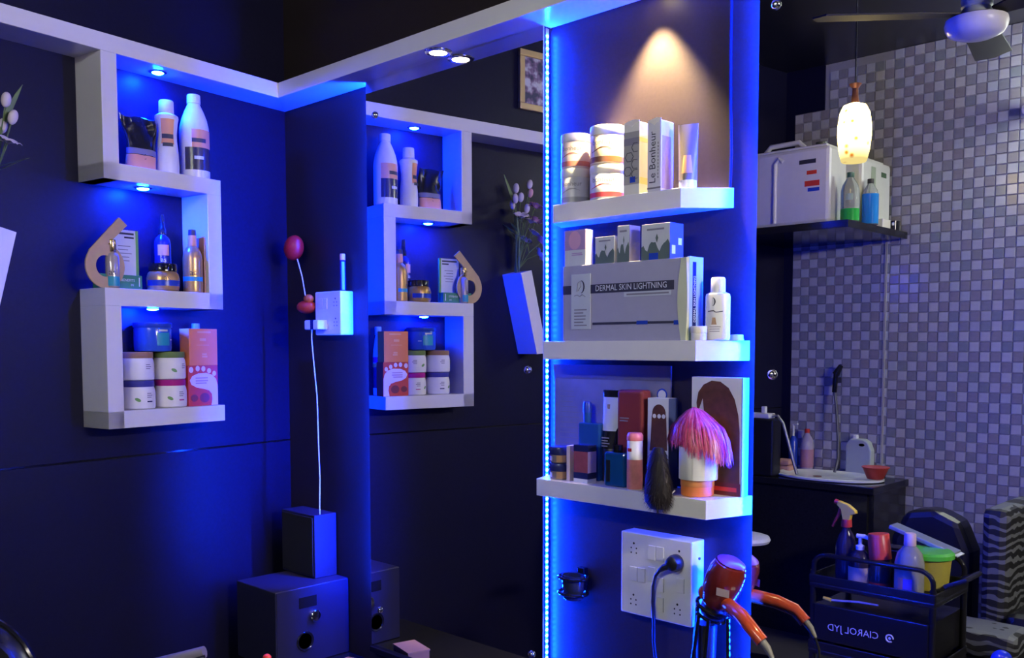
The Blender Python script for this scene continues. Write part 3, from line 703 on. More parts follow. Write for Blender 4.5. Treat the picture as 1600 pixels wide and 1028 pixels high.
part('rim', MB().lathe([(0.0178,0.0),(0.0178,0.003)],22), MATS['mint_plastic'], t, True)

# ================================================================= shelf between the mirrors, lowest
t = thing('backing_carton', 'flattened pale printed carton propped behind the bottles of the lowest shelf', 'carton', (1.530,0.018,Z3))
part('panel', bx(-0.190,0.190,-0.003,0.003,0.0,0.300), mat('carton_sheet',(0.20,0.20,0.28),0.55,var=0.35,scale=14), t)
part('top_fold', MB().add([(-0.190,-0.004,0.262),(0.190,-0.004,0.262),(0.190,-0.010,0.300),(-0.190,-0.010,0.300)],[(0,1,2,3)]), mat('carton_fold',(0.14,0.13,0.19),0.55), t)
lines(t, GREYP, -0.170, -0.02, [0.03+0.014*i for i in range(15)], -0.0032, 0.003, jag=0.7)
mb = MB().add([(0.165+0.016*math.cos(a),-0.0036,0.228+0.016*math.sin(a)) for a in [2*PI*i/18 for i in range(18)]],[tuple(range(18))]); part('round_mark', mb, BLUEP, t)
part('round_mark_inner', MB().add([(0.165+0.012*math.cos(a),-0.0039,0.228+0.012*math.sin(a)) for a in [2*PI*i/18 for i in range(18)]],[tuple(range(18))]), PALE, t)
for kk,(z,lidm,lb) in enumerate(((Z3,NAVY,'lower of two stacked compacts with dark blue lids at the left of the lowest shelf'),(Z3+0.043,NAVY,'upper of two stacked compacts with dark blue lids at the left of the lowest shelf'))):
    t = thing('hair_wax_tin', lb, 'tin', (1.424,-0.056,z), 0.2, 'dark blue stacked compacts')
    part('body', MB().lathe([(0.026,0.0),(0.0285,0.002),(0.0285,0.022)],28), mat('tin_bronze',(0.35,0.28,0.22),0.25,metal=0.5), t, True)
    part('lid', MB().lathe([(0.0300,0.022),(0.0305,0.023),(0.0305,0.040),(0.029,0.0425),(0.0,0.043)],28), lidm, t, True)
    part('round_label', MB().shell(0.0288,0.006,0.018,-0.9,-0.4,6), PALE, t)
    part('label', MB().shell(0.0287,0.003,0.021,0.1,1.0,8), mat('tin_copper',(0.50,0.30,0.16),0.3,metal=0.5), t)
tag(part('card_box', bx(-0.0055,0.0055,-0.022,0.022,0.0,0.092), mat('peach_card',(0.75,0.60,0.52),0.5), bevel=0.0006, loc=(1.468,-0.056,Z3)), 'slim peach card box edge-on beside the stacked compacts', 'box')
t,hx,hy = carton('perfume_box','wine red and violet perfume box with dark foot at the left of the lowest shelf',1.489,1.535,-0.080,-0.046,Z3,0.096,mat('wine_print',(0.30,0.07,0.10),0.35,var=0.5,scale=45),False)
part('foot_band', bx(-hx-0.0004,hx+0.0004,-hy-0.0004,hy+0.0004,0.010,0.026), NAVY, t); part('base_band', bx(-hx-0.0003,hx+0.0003,-hy-0.0003,hy+0.0003,0.0,0.010), PALE, t)
part('top_band', bx(-hx-0.0004,hx+0.0004,-hy-0.0004,hy+0.0004,0.080,0.0965), NAVY, t); part('side_panel', bx(hx,hx+0.0008,-hy,hy,0.026,0.080), MATS['violet_print'], t)
BLUEGL = mat('blue_glass',(0.02,0.10,0.40),0.06,trans=0.25)
t = thing('spray_bottle', 'tall translucent blue spray bottle behind the wine red perfume box', 'bottle', (1.497,-0.018,Z3))
part('body', MB().box(-0.034,0.036,-0.014,0.014,0.0,0.150), BLUEGL, t, bevel=0.004)
part('neck', MB().lathe([(0.010,0.150),(0.010,0.176),(0.008,0.178)],18,cx=-0.014), BLUEGL, t, True)
part('nozzle', MB().lathe([(0.0115,0.176),(0.0115,0.198),(0.009,0.204),(0.0,0.205)],18,cx=-0.014), BLUEP, t, True)
t = thing('cream_tube', 'black cream tube with pale rounded label in the middle of the lowest shelf', 'tube', (1.556,-0.006,Z3))
part('cap', MB().lathe([(0.022,0.0),(0.025,0.002),(0.025,0.085),(0.024,0.087)],26), BLK, t, True)
tube_body(0.0265,0.087,0.236,BLKG,t)
def tshell(z0,z1,a0,a1,rows=7,n=12):
    pr=[]; mb=MB(); vs_=[]; fs=[]
    for j in range(rows+1):
        z=z0+(z1-z0)*j/rows; q=(z-0.087)/0.149
        s_=1.0 if j else 0.75
        for i in range(n+1):
            a=-PI/2+(a0+(a1-a0)*i/n)*s_
            vs_.append((0.0265*(1+0.12*q)*math.cos(a)*1.01, 0.0265*(1-q*0.93)*math.sin(a)-0.0006, z))
    for j in range(rows):
        for i in range(n): fs.append((j*(n+1)+i,j*(n+1)+i+1,(j+1)*(n+1)+i+1,(j+1)*(n+1)+i))
    return mb.add(vs_,fs)
part('label', tshell(0.132,0.218,-1.15,1.15), PALE, t, True); part('leaf_print', tshell(0.188,0.200,-0.35,-0.02,2,4), mat('brown_print',(0.35,0.22,0.12),0.5), t); lines(t, GREYP, -0.014, 0.014, [0.092,0.099,0.106,0.113], -0.0268, 0.003)
t,hx,hy = carton('perfume_box','tall dark red carton behind the roll-on stick of the lowest shelf',1.588,1.668,-0.030,0.010,Z3,0.240,DRED,False)
for o_ in t.children: o_.modifiers['bevel'].width = 0.008; o_.modifiers['bevel'].segments = 3
lines(t, GREYP, -0.030, 0.0, [0.160,0.167], -hy-0.0004, 0.003, jag=0.2)
# hair colour boxes
HAIR = mat('hair_brown',(0.085,0.030,0.020),0.45,var=0.5,scale=60)
t,hx,hy = carton('hair_colour_box','narrow white box with a long-haired head and script, right of the dark red carton',1.681,1.743,-0.026,0.012,Z3,0.222,PALE,False)
hp = [(0.020*math.sin(a)*(1.0 if math.cos(a)>-0.2 else 1.15)+0.003, 0.185+0.022*math.cos(a)) for a in [PI*(-0.62+1.24*i/14) for i in range(15)]]+[(0.027,0.12),(0.028,0.095),(-0.024,0.092),(-0.021,0.12)]
part('hair_print', MB().add([(x,-hy-0.0006,z) for x,z in hp],[tuple(range(len(hp)))]), HAIR, t)
mb = MB()
for cx0 in (-0.010,0.004,0.017): mb.add([(cx0+0.0055*math.cos(a),-hy-0.0010,0.178+0.0055*math.sin(a)) for a in [2*PI*i/10 for i in range(10)]],[tuple(range(10))])
part('flower_prints', mb, PALE, t)
part('script_print', MB().tube([(-0.020,-hy-0.0006,0.075),(-0.012,-hy-0.0006,0.084),(-0.008,-hy-0.0006,0.076),(0.000,-hy-0.0006,0.081),(0.006,-hy-0.0006,0.075),(0.012,-hy-0.0006,0.081),(0.022,-hy-0.0006,0.076)],0.0012,5), DARKP, t)
part('side_panel', bx(hx,hx+0.0007,-hy,hy,0,0.222), MATS['side_navy'], t); lines(t, GREYP, -0.016,0.020,[0.05,0.058],-hy-0.0004,0.002)
part('face_print', bx(-0.020,0.026,-hy-0.0006,-hy,0.0,0.046), mat('skin_print',(0.50,0.36,0.28),0.5), t)
t = thing('hair_extension_box', 'tall white box printed with long brown hair at the right end of the lowest shelf', 'box', (1.862,0.008,Z3))
hx, hy = 0.067, 0.014
part('box', bx(-hx,hx,-hy,hy,0.0,0.276), PALE, t, bevel=0.0008)
hp = [(-0.050,0.188),(-0.053,0.215),(-0.048,0.240),(-0.034,0.258),(-0.012,0.268),(0.012,0.266),(0.034,0.252),(0.050,0.226),(0.060,0.190),(0.064,0.150),(0.0655,0.030),(-0.030,0.030),(-0.038,0.080),(-0.034,0.130),(-0.030,0.180),(-0.036,0.225)]
part('hair_print', MB().add([(x,-hy-0.0006,z) for x,z in hp],[tuple(range(len(hp)))]), HAIR, t, label='long brown hair printed on the box')
part('base_print', bx(-hx,hx,-hy-0.0005,-hy,0.0,0.030), mat('maroon_print',(0.12,0.02,0.025),0.45), t)
lines(t, RED, -0.030, 0.058, [0.010], -hy-0.0009, 0.010, jag=0)
part('window_edge', bx(hx,hx+0.004,-hy,hy,0.0,0.276), mat('clear_edge',(0.30,0.50,0.65),0.15), t)
# blue bottle, roll-on
t = thing('perfume_bottle', 'square deep blue glass bottle in front of the black cream tube', 'bottle', (1.619,-0.064,Z3))
part('body', bx(-0.033,0.033,-0.016,0.016,0.0,0.086), mat('blue_bottle_glass',(0.01,0.10,0.30),0.06,trans=0.3), t, bevel=0.006)
part('cap', MB().lathe([(0.012,0.086),(0.0125,0.088),(0.0125,0.104),(0.0,0.1045)],20), BLKG, t, True)
part('label', bx(-0.024,-0.012,-0.0166,-0.016,0.012,0.066), BLK, t)
t = thing('talc_bottle', 'slim pink and white talc bottle with pink cap beside the dark fur ball', 'bottle', (1.680,-0.076,Z3))
part('body', MB().lathe([(0.017,0.0),(0.0185,0.002),(0.019,0.010),(0.019,0.118),(0.0175,0.120)],26), mat('talc_white',(0.75,0.72,0.70),0.35), t, True)
part('lower_print', MB().lathe([(0.0193,0.002),(0.0193,0.074)],26), mat('talc_pink',(0.65,0.22,0.20),0.4,var=0.3,scale=50), t, True)
part('cap', MB().lathe([(0.0195,0.120),(0.020,0.121),(0.020,0.132),(0.016,0.139),(0.0,0.140)],26), PINK, t, True)
part('label', MB().shell(0.0195,0.094,0.102,-0.5,0.2,6), RED, t)
# dark fur ball hanging over the edge: core and strands
t = thing('hair_bun', 'dark brown hair bun hanging over the front edge of the lowest shelf', 'hair piece', (1.775,-0.113,1.115))
FUR = mat('fur_dark',(0.008,0.004,0.006),0.6); rnd = random.Random(5)
core = MB(); prof = [(0.0,0.0),(0.020,0.004),(0.033,0.020),(0.036,0.040),(0.033,0.070),(0.026,0.105),(0.020,0.135),(0.012,0.148),(0.0,0.150)]
core.lathe(prof, 24, 1.0, 0.7); part('core', core, FUR, t, True)
mb = MB()
for i in range(900):
    a = rnd.uniform(0,2*PI); z = rnd.uniform(0.0,0.148)
    r = 0.001
    for (r0_,z0_),(r1_,z1_) in zip(prof,prof[1:]):
        if z0_ <= z <= z1_: r = r0_+(r1_-r0_)*(z-z0_)/max(1e-6,z1_-z0_)
    p = Vector((r*math.cos(a), r*0.7*math.sin(a), z)); d_ = Vector((math.cos(a)*0.5,math.sin(a)*0.5,-0.8+rnd.uniform(-0.3,0.5))).normalized()
    s_ = d_.cross(Vector((0,0,1))).normalized()*0.0009; ln = rnd.uniform(0.010,0.018)
    mb.add([p-s_,p+s_,p+d_*ln],[(0,1,2)])
o_ = part('strands', mb, FUR, t); o_['kind'] = 'stuff'
# tub, white roll and pink wig
t = thing('wax_tub', 'orange round tub under the white paper roll on the lowest shelf', 'tub', (1.842,-0.050,Z3))
part('body', MB().lathe([(0.034,0.0),(0.0375,0.002),(0.038,0.008),(0.038,0.024)],30), ORANGE, t, True)
part('lid', MB().lathe([(0.0388,0.024),(0.0392,0.025),(0.0392,0.038),(0.038,0.040),(0.0,0.040)],30), mat('orange_lid',(0.72,0.26,0.07),0.4), t, True)
t = thing('paper_roll', 'white waxing paper roll standing on the orange tub under the pink wig', 'paper roll', (1.844,-0.050,Z3+0.040))
part('roll', MB().lathe([(0.0445,0.0),(0.045,0.001),(0.045,0.075),(0.044,0.076),(0.018,0.076),(0.018,0.002)],36), mat('paper',(0.74,0.72,0.66),0.7), t, True)
part('loose_end', MB().shell(0.0458,0.0,0.076,0.3,1.9,12), mat('paper_end',(0.76,0.74,0.70),0.7), t, True)
t = thing('wig', 'pink short bob doll wig on top of the white paper roll', 'wig', (1.838,-0.042,Z3+0.116))
PKS = [mat('pink_hair',(0.72,0.07,0.16),0.32,var=0.4,scale=80), mat('pink_hair_light',(0.85,0.20,0.26),0.30,var=0.3,scale=80), mat('pink_hair_deep',(0.42,0.02,0.09),0.4,var=0.3,scale=80)]
rnd = random.Random(9)
core = MB(); core.lathe([(0.050,0.006),(0.049,0.022),(0.042,0.046),(0.028,0.066),(0.0,0.078)], 26, 1.0, 0.80); part('cap', core, PKS[2], t, True)
mb = MB()
for i in range(2300):
    a = rnd.uniform(0,2*PI); ca_ = math.cos(a+0.25); clump = math.sin(a*9+1.3)*0.5+math.sin(a*23)*0.5
    mb.cur = 1 if rnd.random() < 0.30+0.2*clump else (2 if rnd.random() < 0.25 else 0)
    reach = 1.0+0.17*max(0,ca_)+0.10*max(0,-ca_)+0.05*clump+rnd.uniform(-0.05,0.05)
    drop = 0.040*max(0,ca_)**1.2-0.012+0.008*clump+rnd.uniform(-0.010,0.014)
    ww = rnd.uniform(0.0005,0.0013); pts = []; tw = rnd.uniform(-0.20,0.20)+0.10*clump
    path = [(0.003,0.090),(0.020,0.082),(0.038,0.066),(0.052*reach,0.040),(0.060*reach,0.012),(0.062*reach+0.004*max(0,ca_),-drop)]
    off = rnd.uniform(0.96,1.06); fl = rnd.uniform(-0.004,0.006)
    for k,(r,z) in enumerate(path):
        q = a+tw*k/5; c = Vector((-0.012*(1-k/5)+r*1.06*off*math.cos(q), r*0.80*off*math.sin(q), z+(fl if k > 2 else 0))); s_ = Vector((-math.sin(q),math.cos(q),0))*(ww if k < 5 else ww*0.25)
        pts += [c-s_, c+s_]
    mb.add(pts,[(2*k,2*k+1,2*k+3,2*k+2) for k in range(5)])
o_ = part('strands', mb, PKS, t, True); o_['kind'] = 'stuff'
# razor handle sticking out
tag(part('wax_stick', MB().tube([(1.802,-0.104,Z3+0.0022),(1.812,-0.098,Z3+0.014)],0.0018,6), PLW), 'short white stick beside the orange tub', 'stick')

# ================================================================= switch boxes, cords, speakers
HOLE = mat('socket_hole',(0.004,0.004,0.005),0.6)
SEAM = mat('switch_seam',(0.30,0.29,0.30),0.6)
def holes(par, x, z, y, s=1.0, five=True):
    mb = MB()
    for dx, dz, r in (((0,0.016,0.0030),(-0.008,0.004,0.0022),(0.008,0.004,0.0022),(-0.008,-0.008,0.0022),(0.008,-0.008,0.0022)) if five else ((0,0.016,0.003),)):
        mb.add([(x+dx*s+r*s*math.cos(a), y-0.0004, z+dz*s+r*s*math.sin(a)) for a in [2*PI*i/10 for i in range(10)]],[tuple(range(10))])
    part('socket', mb, HOLE, par)
def rocker(par, x, z, y, w=0.022, h=0.036):
    sw = part('switch', MB().box(x-w/2,x+w/2,y-0.0022,y+0.001,z-h/2,z+h/2), PLW, par, bevel=0.0008)
    part('seam', bx(x+w/2,x+w/2+0.0008,y-0.0006,y,z-h/2,z+h/2), SEAM, sw)
t = thing('switch_box', 'large white switch box with four sockets under the lowest shelf', 'switch box', (1.7035,-0.020,0.821))
part('case', bx(-0.1065,0.1065,0.0,D+0.020,0.0,0.209), PLW, t, bevel=0.003)
for x,z in ((-0.066,0.166),(-0.066,0.034),(0.066,0.034)): holes(t,x,z,0.0)
holes(t,0.070,0.166,0.0,1.0,False)
for x,z in ((-0.066,0.104),(-0.042,0.104),(-0.010,0.166),(0.014,0.166),(-0.010,0.112),(0.014,0.090),(0.014,0.040),(0.074,0.098)): rocker(t,x,z,0.0)
part('side_knob', MB().lathe([(0.003,0),(0.0035,0.003),(0.0,0.005)],10), DARKP, t, True, loc=(0.1065,0.030,0.165), rot=(0,PI/2,0))
t = thing('plug_cord', 'black plug with cord in the large switch box', 'plug', (1.768,-0.020,0.975))
part('plug', MB().lathe([(0.019,0.0),(0.021,0.003),(0.021,0.014),(0.017,0.026),(0.010,0.030),(0.0,0.030)],24).xf(Matrix.Rotation(PI/2,4,'X')), BLK, t, True)
part('strain_relief', MB().tube([(-0.008,-0.020,-0.006),(-0.022,-0.024,-0.012),(-0.036,-0.022,-0.022)],[0.009,0.008,0.0055],12), BLK, t, True)
part('cord', MB().tube([(-0.034,-0.022,-0.020),(-0.050,-0.018,-0.038),(-0.062,-0.012,-0.068),(-0.066,-0.008,-0.110),(-0.062,-0.008,-0.160),(-0.060,-0.010,-0.210),(-0.064,0.020,-0.330),(-0.060,-0.05,-0.5505)],0.0042,10), BLK, t, True)
t = thing('switch_box', 'small white switch box lit blue on its side, above the speakers', 'switch box', (0.326,-0.020,1.540))
part('case', bx(-0.075,0.075,0.0,D+0.020,0.0,0.150), PLW, t, bevel=0.004)
holes(t,0.046,0.108,0.0); holes(t,0.046,0.040,0.0)
for x,z in ((-0.040,0.108),(-0.012,0.108)): rocker(t,x,z,0.0)
t = thing('charger', 'white phone charger plugged into the small switch box, cable hanging down', 'charger', (0.300,-0.020,1.575))
part('adapter', bx(-0.055,0.026,-0.042,0.0,-0.016,0.016), PLW, t, bevel=0.004)
part('dark_band', bx(-0.018,0.0,-0.0425,-0.0008,-0.0164,0.0164), NAVY, t)
part('cable', MB().tube([(-0.042,-0.020,-0.016),(-0.046,-0.018,-0.050),(-0.044,-0.014,-0.11),(-0.027,-0.012,-0.25),(-0.022,-0.012,-0.42),(-0.014,-0.014,-0.54),(-0.012,-0.018,-0.63),(-0.016,-0.015,-0.664)],0.0022,8), PLW, t, True)
t = thing('marker_pen', 'upright dark tube with pale tip standing on the small switch box', 'tube', (0.372,0.012,1.690))
part('body', MB().lathe([(0.010,0.0),(0.0105,0.002),(0.0105,0.104),(0.009,0.106)],16), NAVY, t, True)
part('tip', MB().lathe([(0.0095,0.106),(0.0095,0.124),(0.008,0.128),(0.0,0.1285)],16), PEACH, t, True)
part('stripe', MB().shell(0.0108,0.004,0.100,0.6,1.6,6), mat('cyan_stripe',(0.10,0.45,0.60),0.3), t)
# red balloon ornament clipped to the switch box
t = thing('balloon_ornament', 'red balloon ornament on a stick clipped beside the small switch box', 'ornament', (0.206,-0.022,1.610))
REDT = mat('red_toy',(0.62,0.06,0.03),0.18)
part('base', MB().ball((-0.004,0.0,0.030),0.046,0.030,0.024,20,10), REDT, t, True)
part('arm', MB().ball((0.018,-0.006,0.058),0.022,0.016,0.016,16,8), mat('orange_toy',(0.70,0.16,0.03),0.2), t, True)
part('balloon', MB().ball((-0.079,0.0,0.243),0.038,0.034,0.046,22,12).xf(Matrix.Translation((-0.079,0,0.243))@Matrix.Rotation(0.45,4,'Y')@Matrix.Translation((0.079,0,-0.243))), mat('red_balloon',(0.50,0.02,0.015),0.4,var=0.4,scale=160), t, True)
part('stick', MB().tube([(-0.058,0.0,0.202),(-0.030,0.0,0.140),(-0.006,0.0,0.052)],0.0022,8), PLW, t, True)
# speakers
SPK = mat('speaker_vinyl',(0.018,0.018,0.050),0.45,var=0.2,scale=120)
t = thing('speaker', 'small black satellite speaker standing on the larger speaker in the corner', 'speaker', (0.187,-0.016,0.686))
part('cabinet', bx(-0.104,0.104,-0.047,0.046,0.0,0.224), SPK, t, bevel=0.003)
part('grille', bx(-0.096,0.096,-0.051,-0.047,0.008,0.216), mat('grille_cloth',(0.012,0.012,0.014),0.8,bump=0.5,scale=700), t, bevel=0.002)
t = thing('speaker', 'large black subwoofer on the counter under the small speaker', 'speaker', (0.231,-0.114,0.42))
part('cabinet', bx(-0.124,0.124,-0.149,0.146,0.0,0.266), SPK, t, bevel=0.003)
part('side_face', bx(0.124,0.127,-0.146,0.143,0.003,0.263), mat('speaker_front',(0.016,0.016,0.046),0.4), t)
part('port', MB().lathe([(0.026,0.0),(0.032,0.004),(0.034,0.002),(0.034,0.0)],28), BLKG, t, True, loc=(0.1272,-0.038,0.080), rot=(0,PI/2,0))
part('port_hole', MB().lathe([(0.026,0.0012),(0.0,0.0012)],28), HOLE, [c for c in t.children if c.name.startswith('port')][0], True)
part('knob', MB().lathe([(0.020,0.0),(0.020,0.012),(0.017,0.015),(0.0,0.0155)],24), CHROME, t, True, loc=(0.1272,-0.001,0.163), rot=(0,PI/2,0))
part('display', bx(0.127,0.1285,-0.060,0.010,0.195,0.232), BLKG, t)
# counter under the mirrors and what lies on it
ct = thing('dressing_counter', 'black dressing counter running under the mirrors', 'counter', (0,0,0))
part('top', MB().prism([(0.115,D-0.002),(0.18,-0.42),(4.4,-0.42),(4.4,D-0.002)],0.385,0.42), BLKG, ct, bevel=0.003)
for x0,x1 in ((0.22,1.2),(1.2,2.2),(2.2,3.2),(3.2,4.2)):
    d_ = part('cabinet_front', bx(x0+0.003,x1-0.003,-0.38,-0.36,0.04,0.385), BLACK, ct, bevel=0.002)
    part('handle', MB().tube([((x0+x1)/2-0.06,-0.395,0.33),((x0+x1)/2+0.06,-0.395,0.33)],0.005,8), CHROME, d_, True)
part('plinth', bx(0.22,4.2,-0.34,D-0.002,0.0,0.385), BLACK, ct)
tag(part('mirror_ledge', bx(0.53,1.307,-0.012,D-0.001,0.470,0.489), BLACK, bevel=0.002), 'narrow black ledge carrying the foot of the left mirror', 'ledge')
t = thing('tissue_box', 'pinkish wooden box on the counter, its corner seen at the foot of the left mirror', 'box', (0.592,-0.120,0.42), 0.25)
part('box', bx(-0.06,0.06,-0.04,0.04,0.0,0.046), mat('pink_wood',(0.42,0.24,0.24),0.5), t, bevel=0.002)
part('lid', bx(-0.062,0.062,-0.042,0.042,0.046,0.051), mat('pink_wood_lid',(0.46,0.27,0.26),0.5), t, bevel=0.001)
t = thing('hair_brush', 'red-tipped yellow brush in a black cup stand, its tip showing below the subwoofer', 'brush', (1.085,-0.730,0.632))
part('pole', MB().lathe([(0.010,-0.610),(0.010,0.001)],14), BLK, t, True); part('foot', MB().lathe([(0.11,-0.632),(0.11,-0.622),(0.012,-0.608)],28), BLK, t, True)
part('cup', MB().lathe([(0.030,0.0),(0.034,0.002),(0.036,0.070),(0.033,0.070),(0.031,0.004)],24), BLK, t, True)
part('handle', MB().tube([(-0.012,0,0.006),(0.0,0.0,0.070),(-0.004,0,0.100),(-0.010,0.0,0.1195)],[0.008,0.009,0.010,0.005],12), mat('yellow_handle',(0.80,0.50,0.05),0.35), t, True)
part('tip', MB().ball((-0.012,-0.002,0.118),0.012,0.010,0.009,12,8), RED, t, True)
# ring holder on the column panel
t = thing('cup_holder', 'black ring cup holder on the panel left of the large switch box', 'holder', (1.432,-0.004,0.86))
ring = [(0.042*math.cos(a),-0.010+0.034*math.sin(a),0.0) for a in [2*PI*i/28 for i in range(29)]]
part('upper_ring', MB().tube(ring,0.0045,8), BLKG, t, True, loc=(0,0,0.020))
part('lower_ring', MB().tube(ring,0.0045,8), BLKG, t, True, loc=(0,0,-0.022))
part('cup', MB().lathe([(0.026,-0.040),(0.030,-0.036),(0.034,0.026),(0.031,0.026),(0.028,-0.034)],26,1,0.8,0,-0.010), mat('smoked_plastic',(0.02,0.025,0.05),0.08), t, True)
part('bracket', bx(-0.012,0.012,0.020,D+0.004,-0.030,0.040), BLKG, t, bevel=0.002)
# ================================================================= red hair dryer on its wire stand
DRY = mat('dryer_red',(0.13,0.014,0.012),0.14,coat=0.5); ORH = mat('dryer_orange',(0.42,0.06,0.018),0.16,coat=0.5)
t = thing('hair_dryer', 'red hair dryer hanging nozzle-down at the left edge of the right mirror', 'hair dryer', (0,0,0))
A0, A1 = Vector((1.920,-0.030,0.994)), Vector((1.877,-0.030,0.883))
ax = (A1-A0).normalized(); Mx = Matrix.Translation(A0) @ ax.to_track_quat('Z','Y').to_matrix().to_4x4()
Ln = (A1-A0).length
part('body', MB().lathe([(0.0,-0.014),(0.022,-0.012),(0.037,-0.004),(0.043,0.012),(0.045,0.040),(0.043,0.070),(0.037,0.095),(0.030,0.108)],30).xf(Mx), DRY, t, True)
part('rear_cap', MB().lathe([(0.0,-0.0175),(0.020,-0.0165),(0.034,-0.009)],28).xf(Mx), mat('dryer_violet',(0.14,0.03,0.10),0.3), t, True)
part('nozzle', MB().lathe([(0.031,0.104),(0.030,0.128),(0.026,0.134),(0.023,0.134),(0.023,0.110)],28).xf(Mx), BLK, t, True)
part('label', MB().add([(1.912,-0.0746,0.949),(1.942,-0.0690,0.946),(1.941,-0.0690,0.928),(1.911,-0.0746,0.931)],[(0,1,2,3)]), mat('label_pinkgrey',(0.42,0.32,0.32),0.4), t)
part('button', MB().ball((1.858,-0.046,0.922),0.012,0.010,0.016,12,8), ORH, t, True)
part('handle', MB().tube([(1.906,-0.036,0.910),(1.935,-0.056,0.908),(1.980,-0.080,0.898),(2.016,-0.100,0.882),(2.034,-0.100,0.866),(2.043,-0.100,0.858)],[0.013,0.0165,0.0165,0.0155,0.0145,0.015],18), ORH, t, True)
part('strain_relief', MB().tube([(2.043,-0.100,0.858),(2.056,-0.100,0.846),(2.068,-0.100,0.826)],[0.009,0.008,0.005],12), mat('relief_grey',(0.16,0.16,0.16),0.5), t, True)
part('cord', MB().tube([(2.066,-0.100,0.830),(2.078,-0.100,0.800),(2.080,-0.095,0.740),(2.070,-0.080,0.600),(2.060,-0.070,0.4255)],0.0035,8), BLK, t, True)
t = thing('dryer_stand', 'black wire stand with a ring carrying the red hair dryer', 'stand', (0,0,0))
cen = A0+ax*0.112
a_ = ax.cross(Vector((0,1,0))).normalized(); b_ = ax.cross(a_)
part('ring', MB().tube([cen+(a_*math.cos(q)+b_*math.sin(q))*0.042 for q in [2*PI*i/30 for i in range(31)]],0.0045,8), BLKG, t, True)
part('ring', MB().tube([cen+ax*0.022+(a_*math.cos(q)+b_*math.sin(q))*0.036 for q in [2*PI*i/30 for i in range(31)]],0.004,8), BLKG, t, True)
for p0,p1 in (((1.834,-0.030,0.886),(1.806,-0.03,0.4255)),((1.860,-0.066,0.874),(1.832,-0.11,0.4255)),((1.914,-0.026,0.866),(1.932,-0.03,0.4255)),((1.887,-0.066,0.866),(1.887,-0.12,0.4255))):
    part('leg', MB().tube([p0,((p0[0]+p1[0])/2-0.004,(p0[1]+p1[1])/2,(p0[2]+p1[2])/2),p1],0.0048,8), BLKG, t, True)
part('holster', MB().lathe([(0.018,0.0),(0.022,0.30),(0.026,0.42)],20).xf(Matrix.Translation((1.858,-0.030,0.4255))), BLK, t, True)

# ================================================================= salon chair at the lower left
t = thing('salon_chair', 'black salon chair whose backrest top and armrest tip show at the lower left', 'chair', (0,0,0))
VIN = mat('black_vinyl',(0.012,0.012,0.013),0.25)
C0 = Vector((0.720,-1.162,-0.168)); rd = Vector((0.72,0.694,0)); fdv = Vector((-0.694,0.72,0))
def Cc(a,b,z): return C0+rd*a+fdv*b+Vector((0,0,z))
mb = MB(); vs_=[]; fs=[]; n=14
for k,bb in enumerate((-0.045,-0.02,0.02,0.045)):
    sc_ = 0.93 if k in (0,3) else 1.0
    for i in range(n+1):
        a = PI*i/n; vs_.append(Cc(-0.16+0.20*sc_*math.cos(a),bb,0.80+0.250*sc_*abs(math.sin(a))**0.75))
    vs_ += [Cc(-0.16-0.20*sc_,bb,0.48),Cc(-0.16+0.20*sc_,bb,0.48)]
q = n+3
for k in range(3):
    for i in range(q):
        j=(i+1)%q; fs.append((k*q+i,k*q+j,(k+1)*q+j,(k+1)*q+i))
fs += [tuple(range(q)), tuple(range(4*q-1,3*q-1,-1))]
part('backrest', mb.add(vs_,fs), VIN, t, True)
part('piping', MB().tube([Cc(-0.16+0.197*math.cos(PI*i/20),0.0,0.803+0.250*abs(math.sin(PI*i/20))**0.75) for i in range(21)],0.008,8), BLKG, t, True)
part('seat', MB().box(-0.20,0.24,-0.46,-0.03,0.36,0.48).xf(Matrix.Translation(C0-rd*0.14)@Matrix.Rotation(YAW,4,'Z')), VIN, t, bevel=0.03)
part('armrest', MB().tube([Cc(0.06,0.05,0.66),Cc(0.16,0.03,0.84),Cc(0.30,0.00,0.920),Cc(0.425,-0.004,0.955)],[0.012,0.015,0.017,0.014],12), mat('arm_grey',(0.20,0.18,0.22),0.3), t, True)
part('arm_trim', MB().tube([Cc(0.30,-0.018,0.912),Cc(0.430,-0.020,0.950)],0.004,8), CHROME, t, True)
part('column', MB().lathe([(0.03,0.03),(0.03,0.22)],18).xf(Matrix.Translation(C0-rd*0.02-fdv*0.22+Vector((0,0,0.168)))), CHROME, t, True)
part('base', MB().lathe([(0.25,0.0),(0.25,0.012),(0.05,0.035),(0.03,0.035)],36).xf(Matrix.Translation(C0-rd*0.02-fdv*0.22+Vector((0,0,0.168)))), CHROME, t, True)

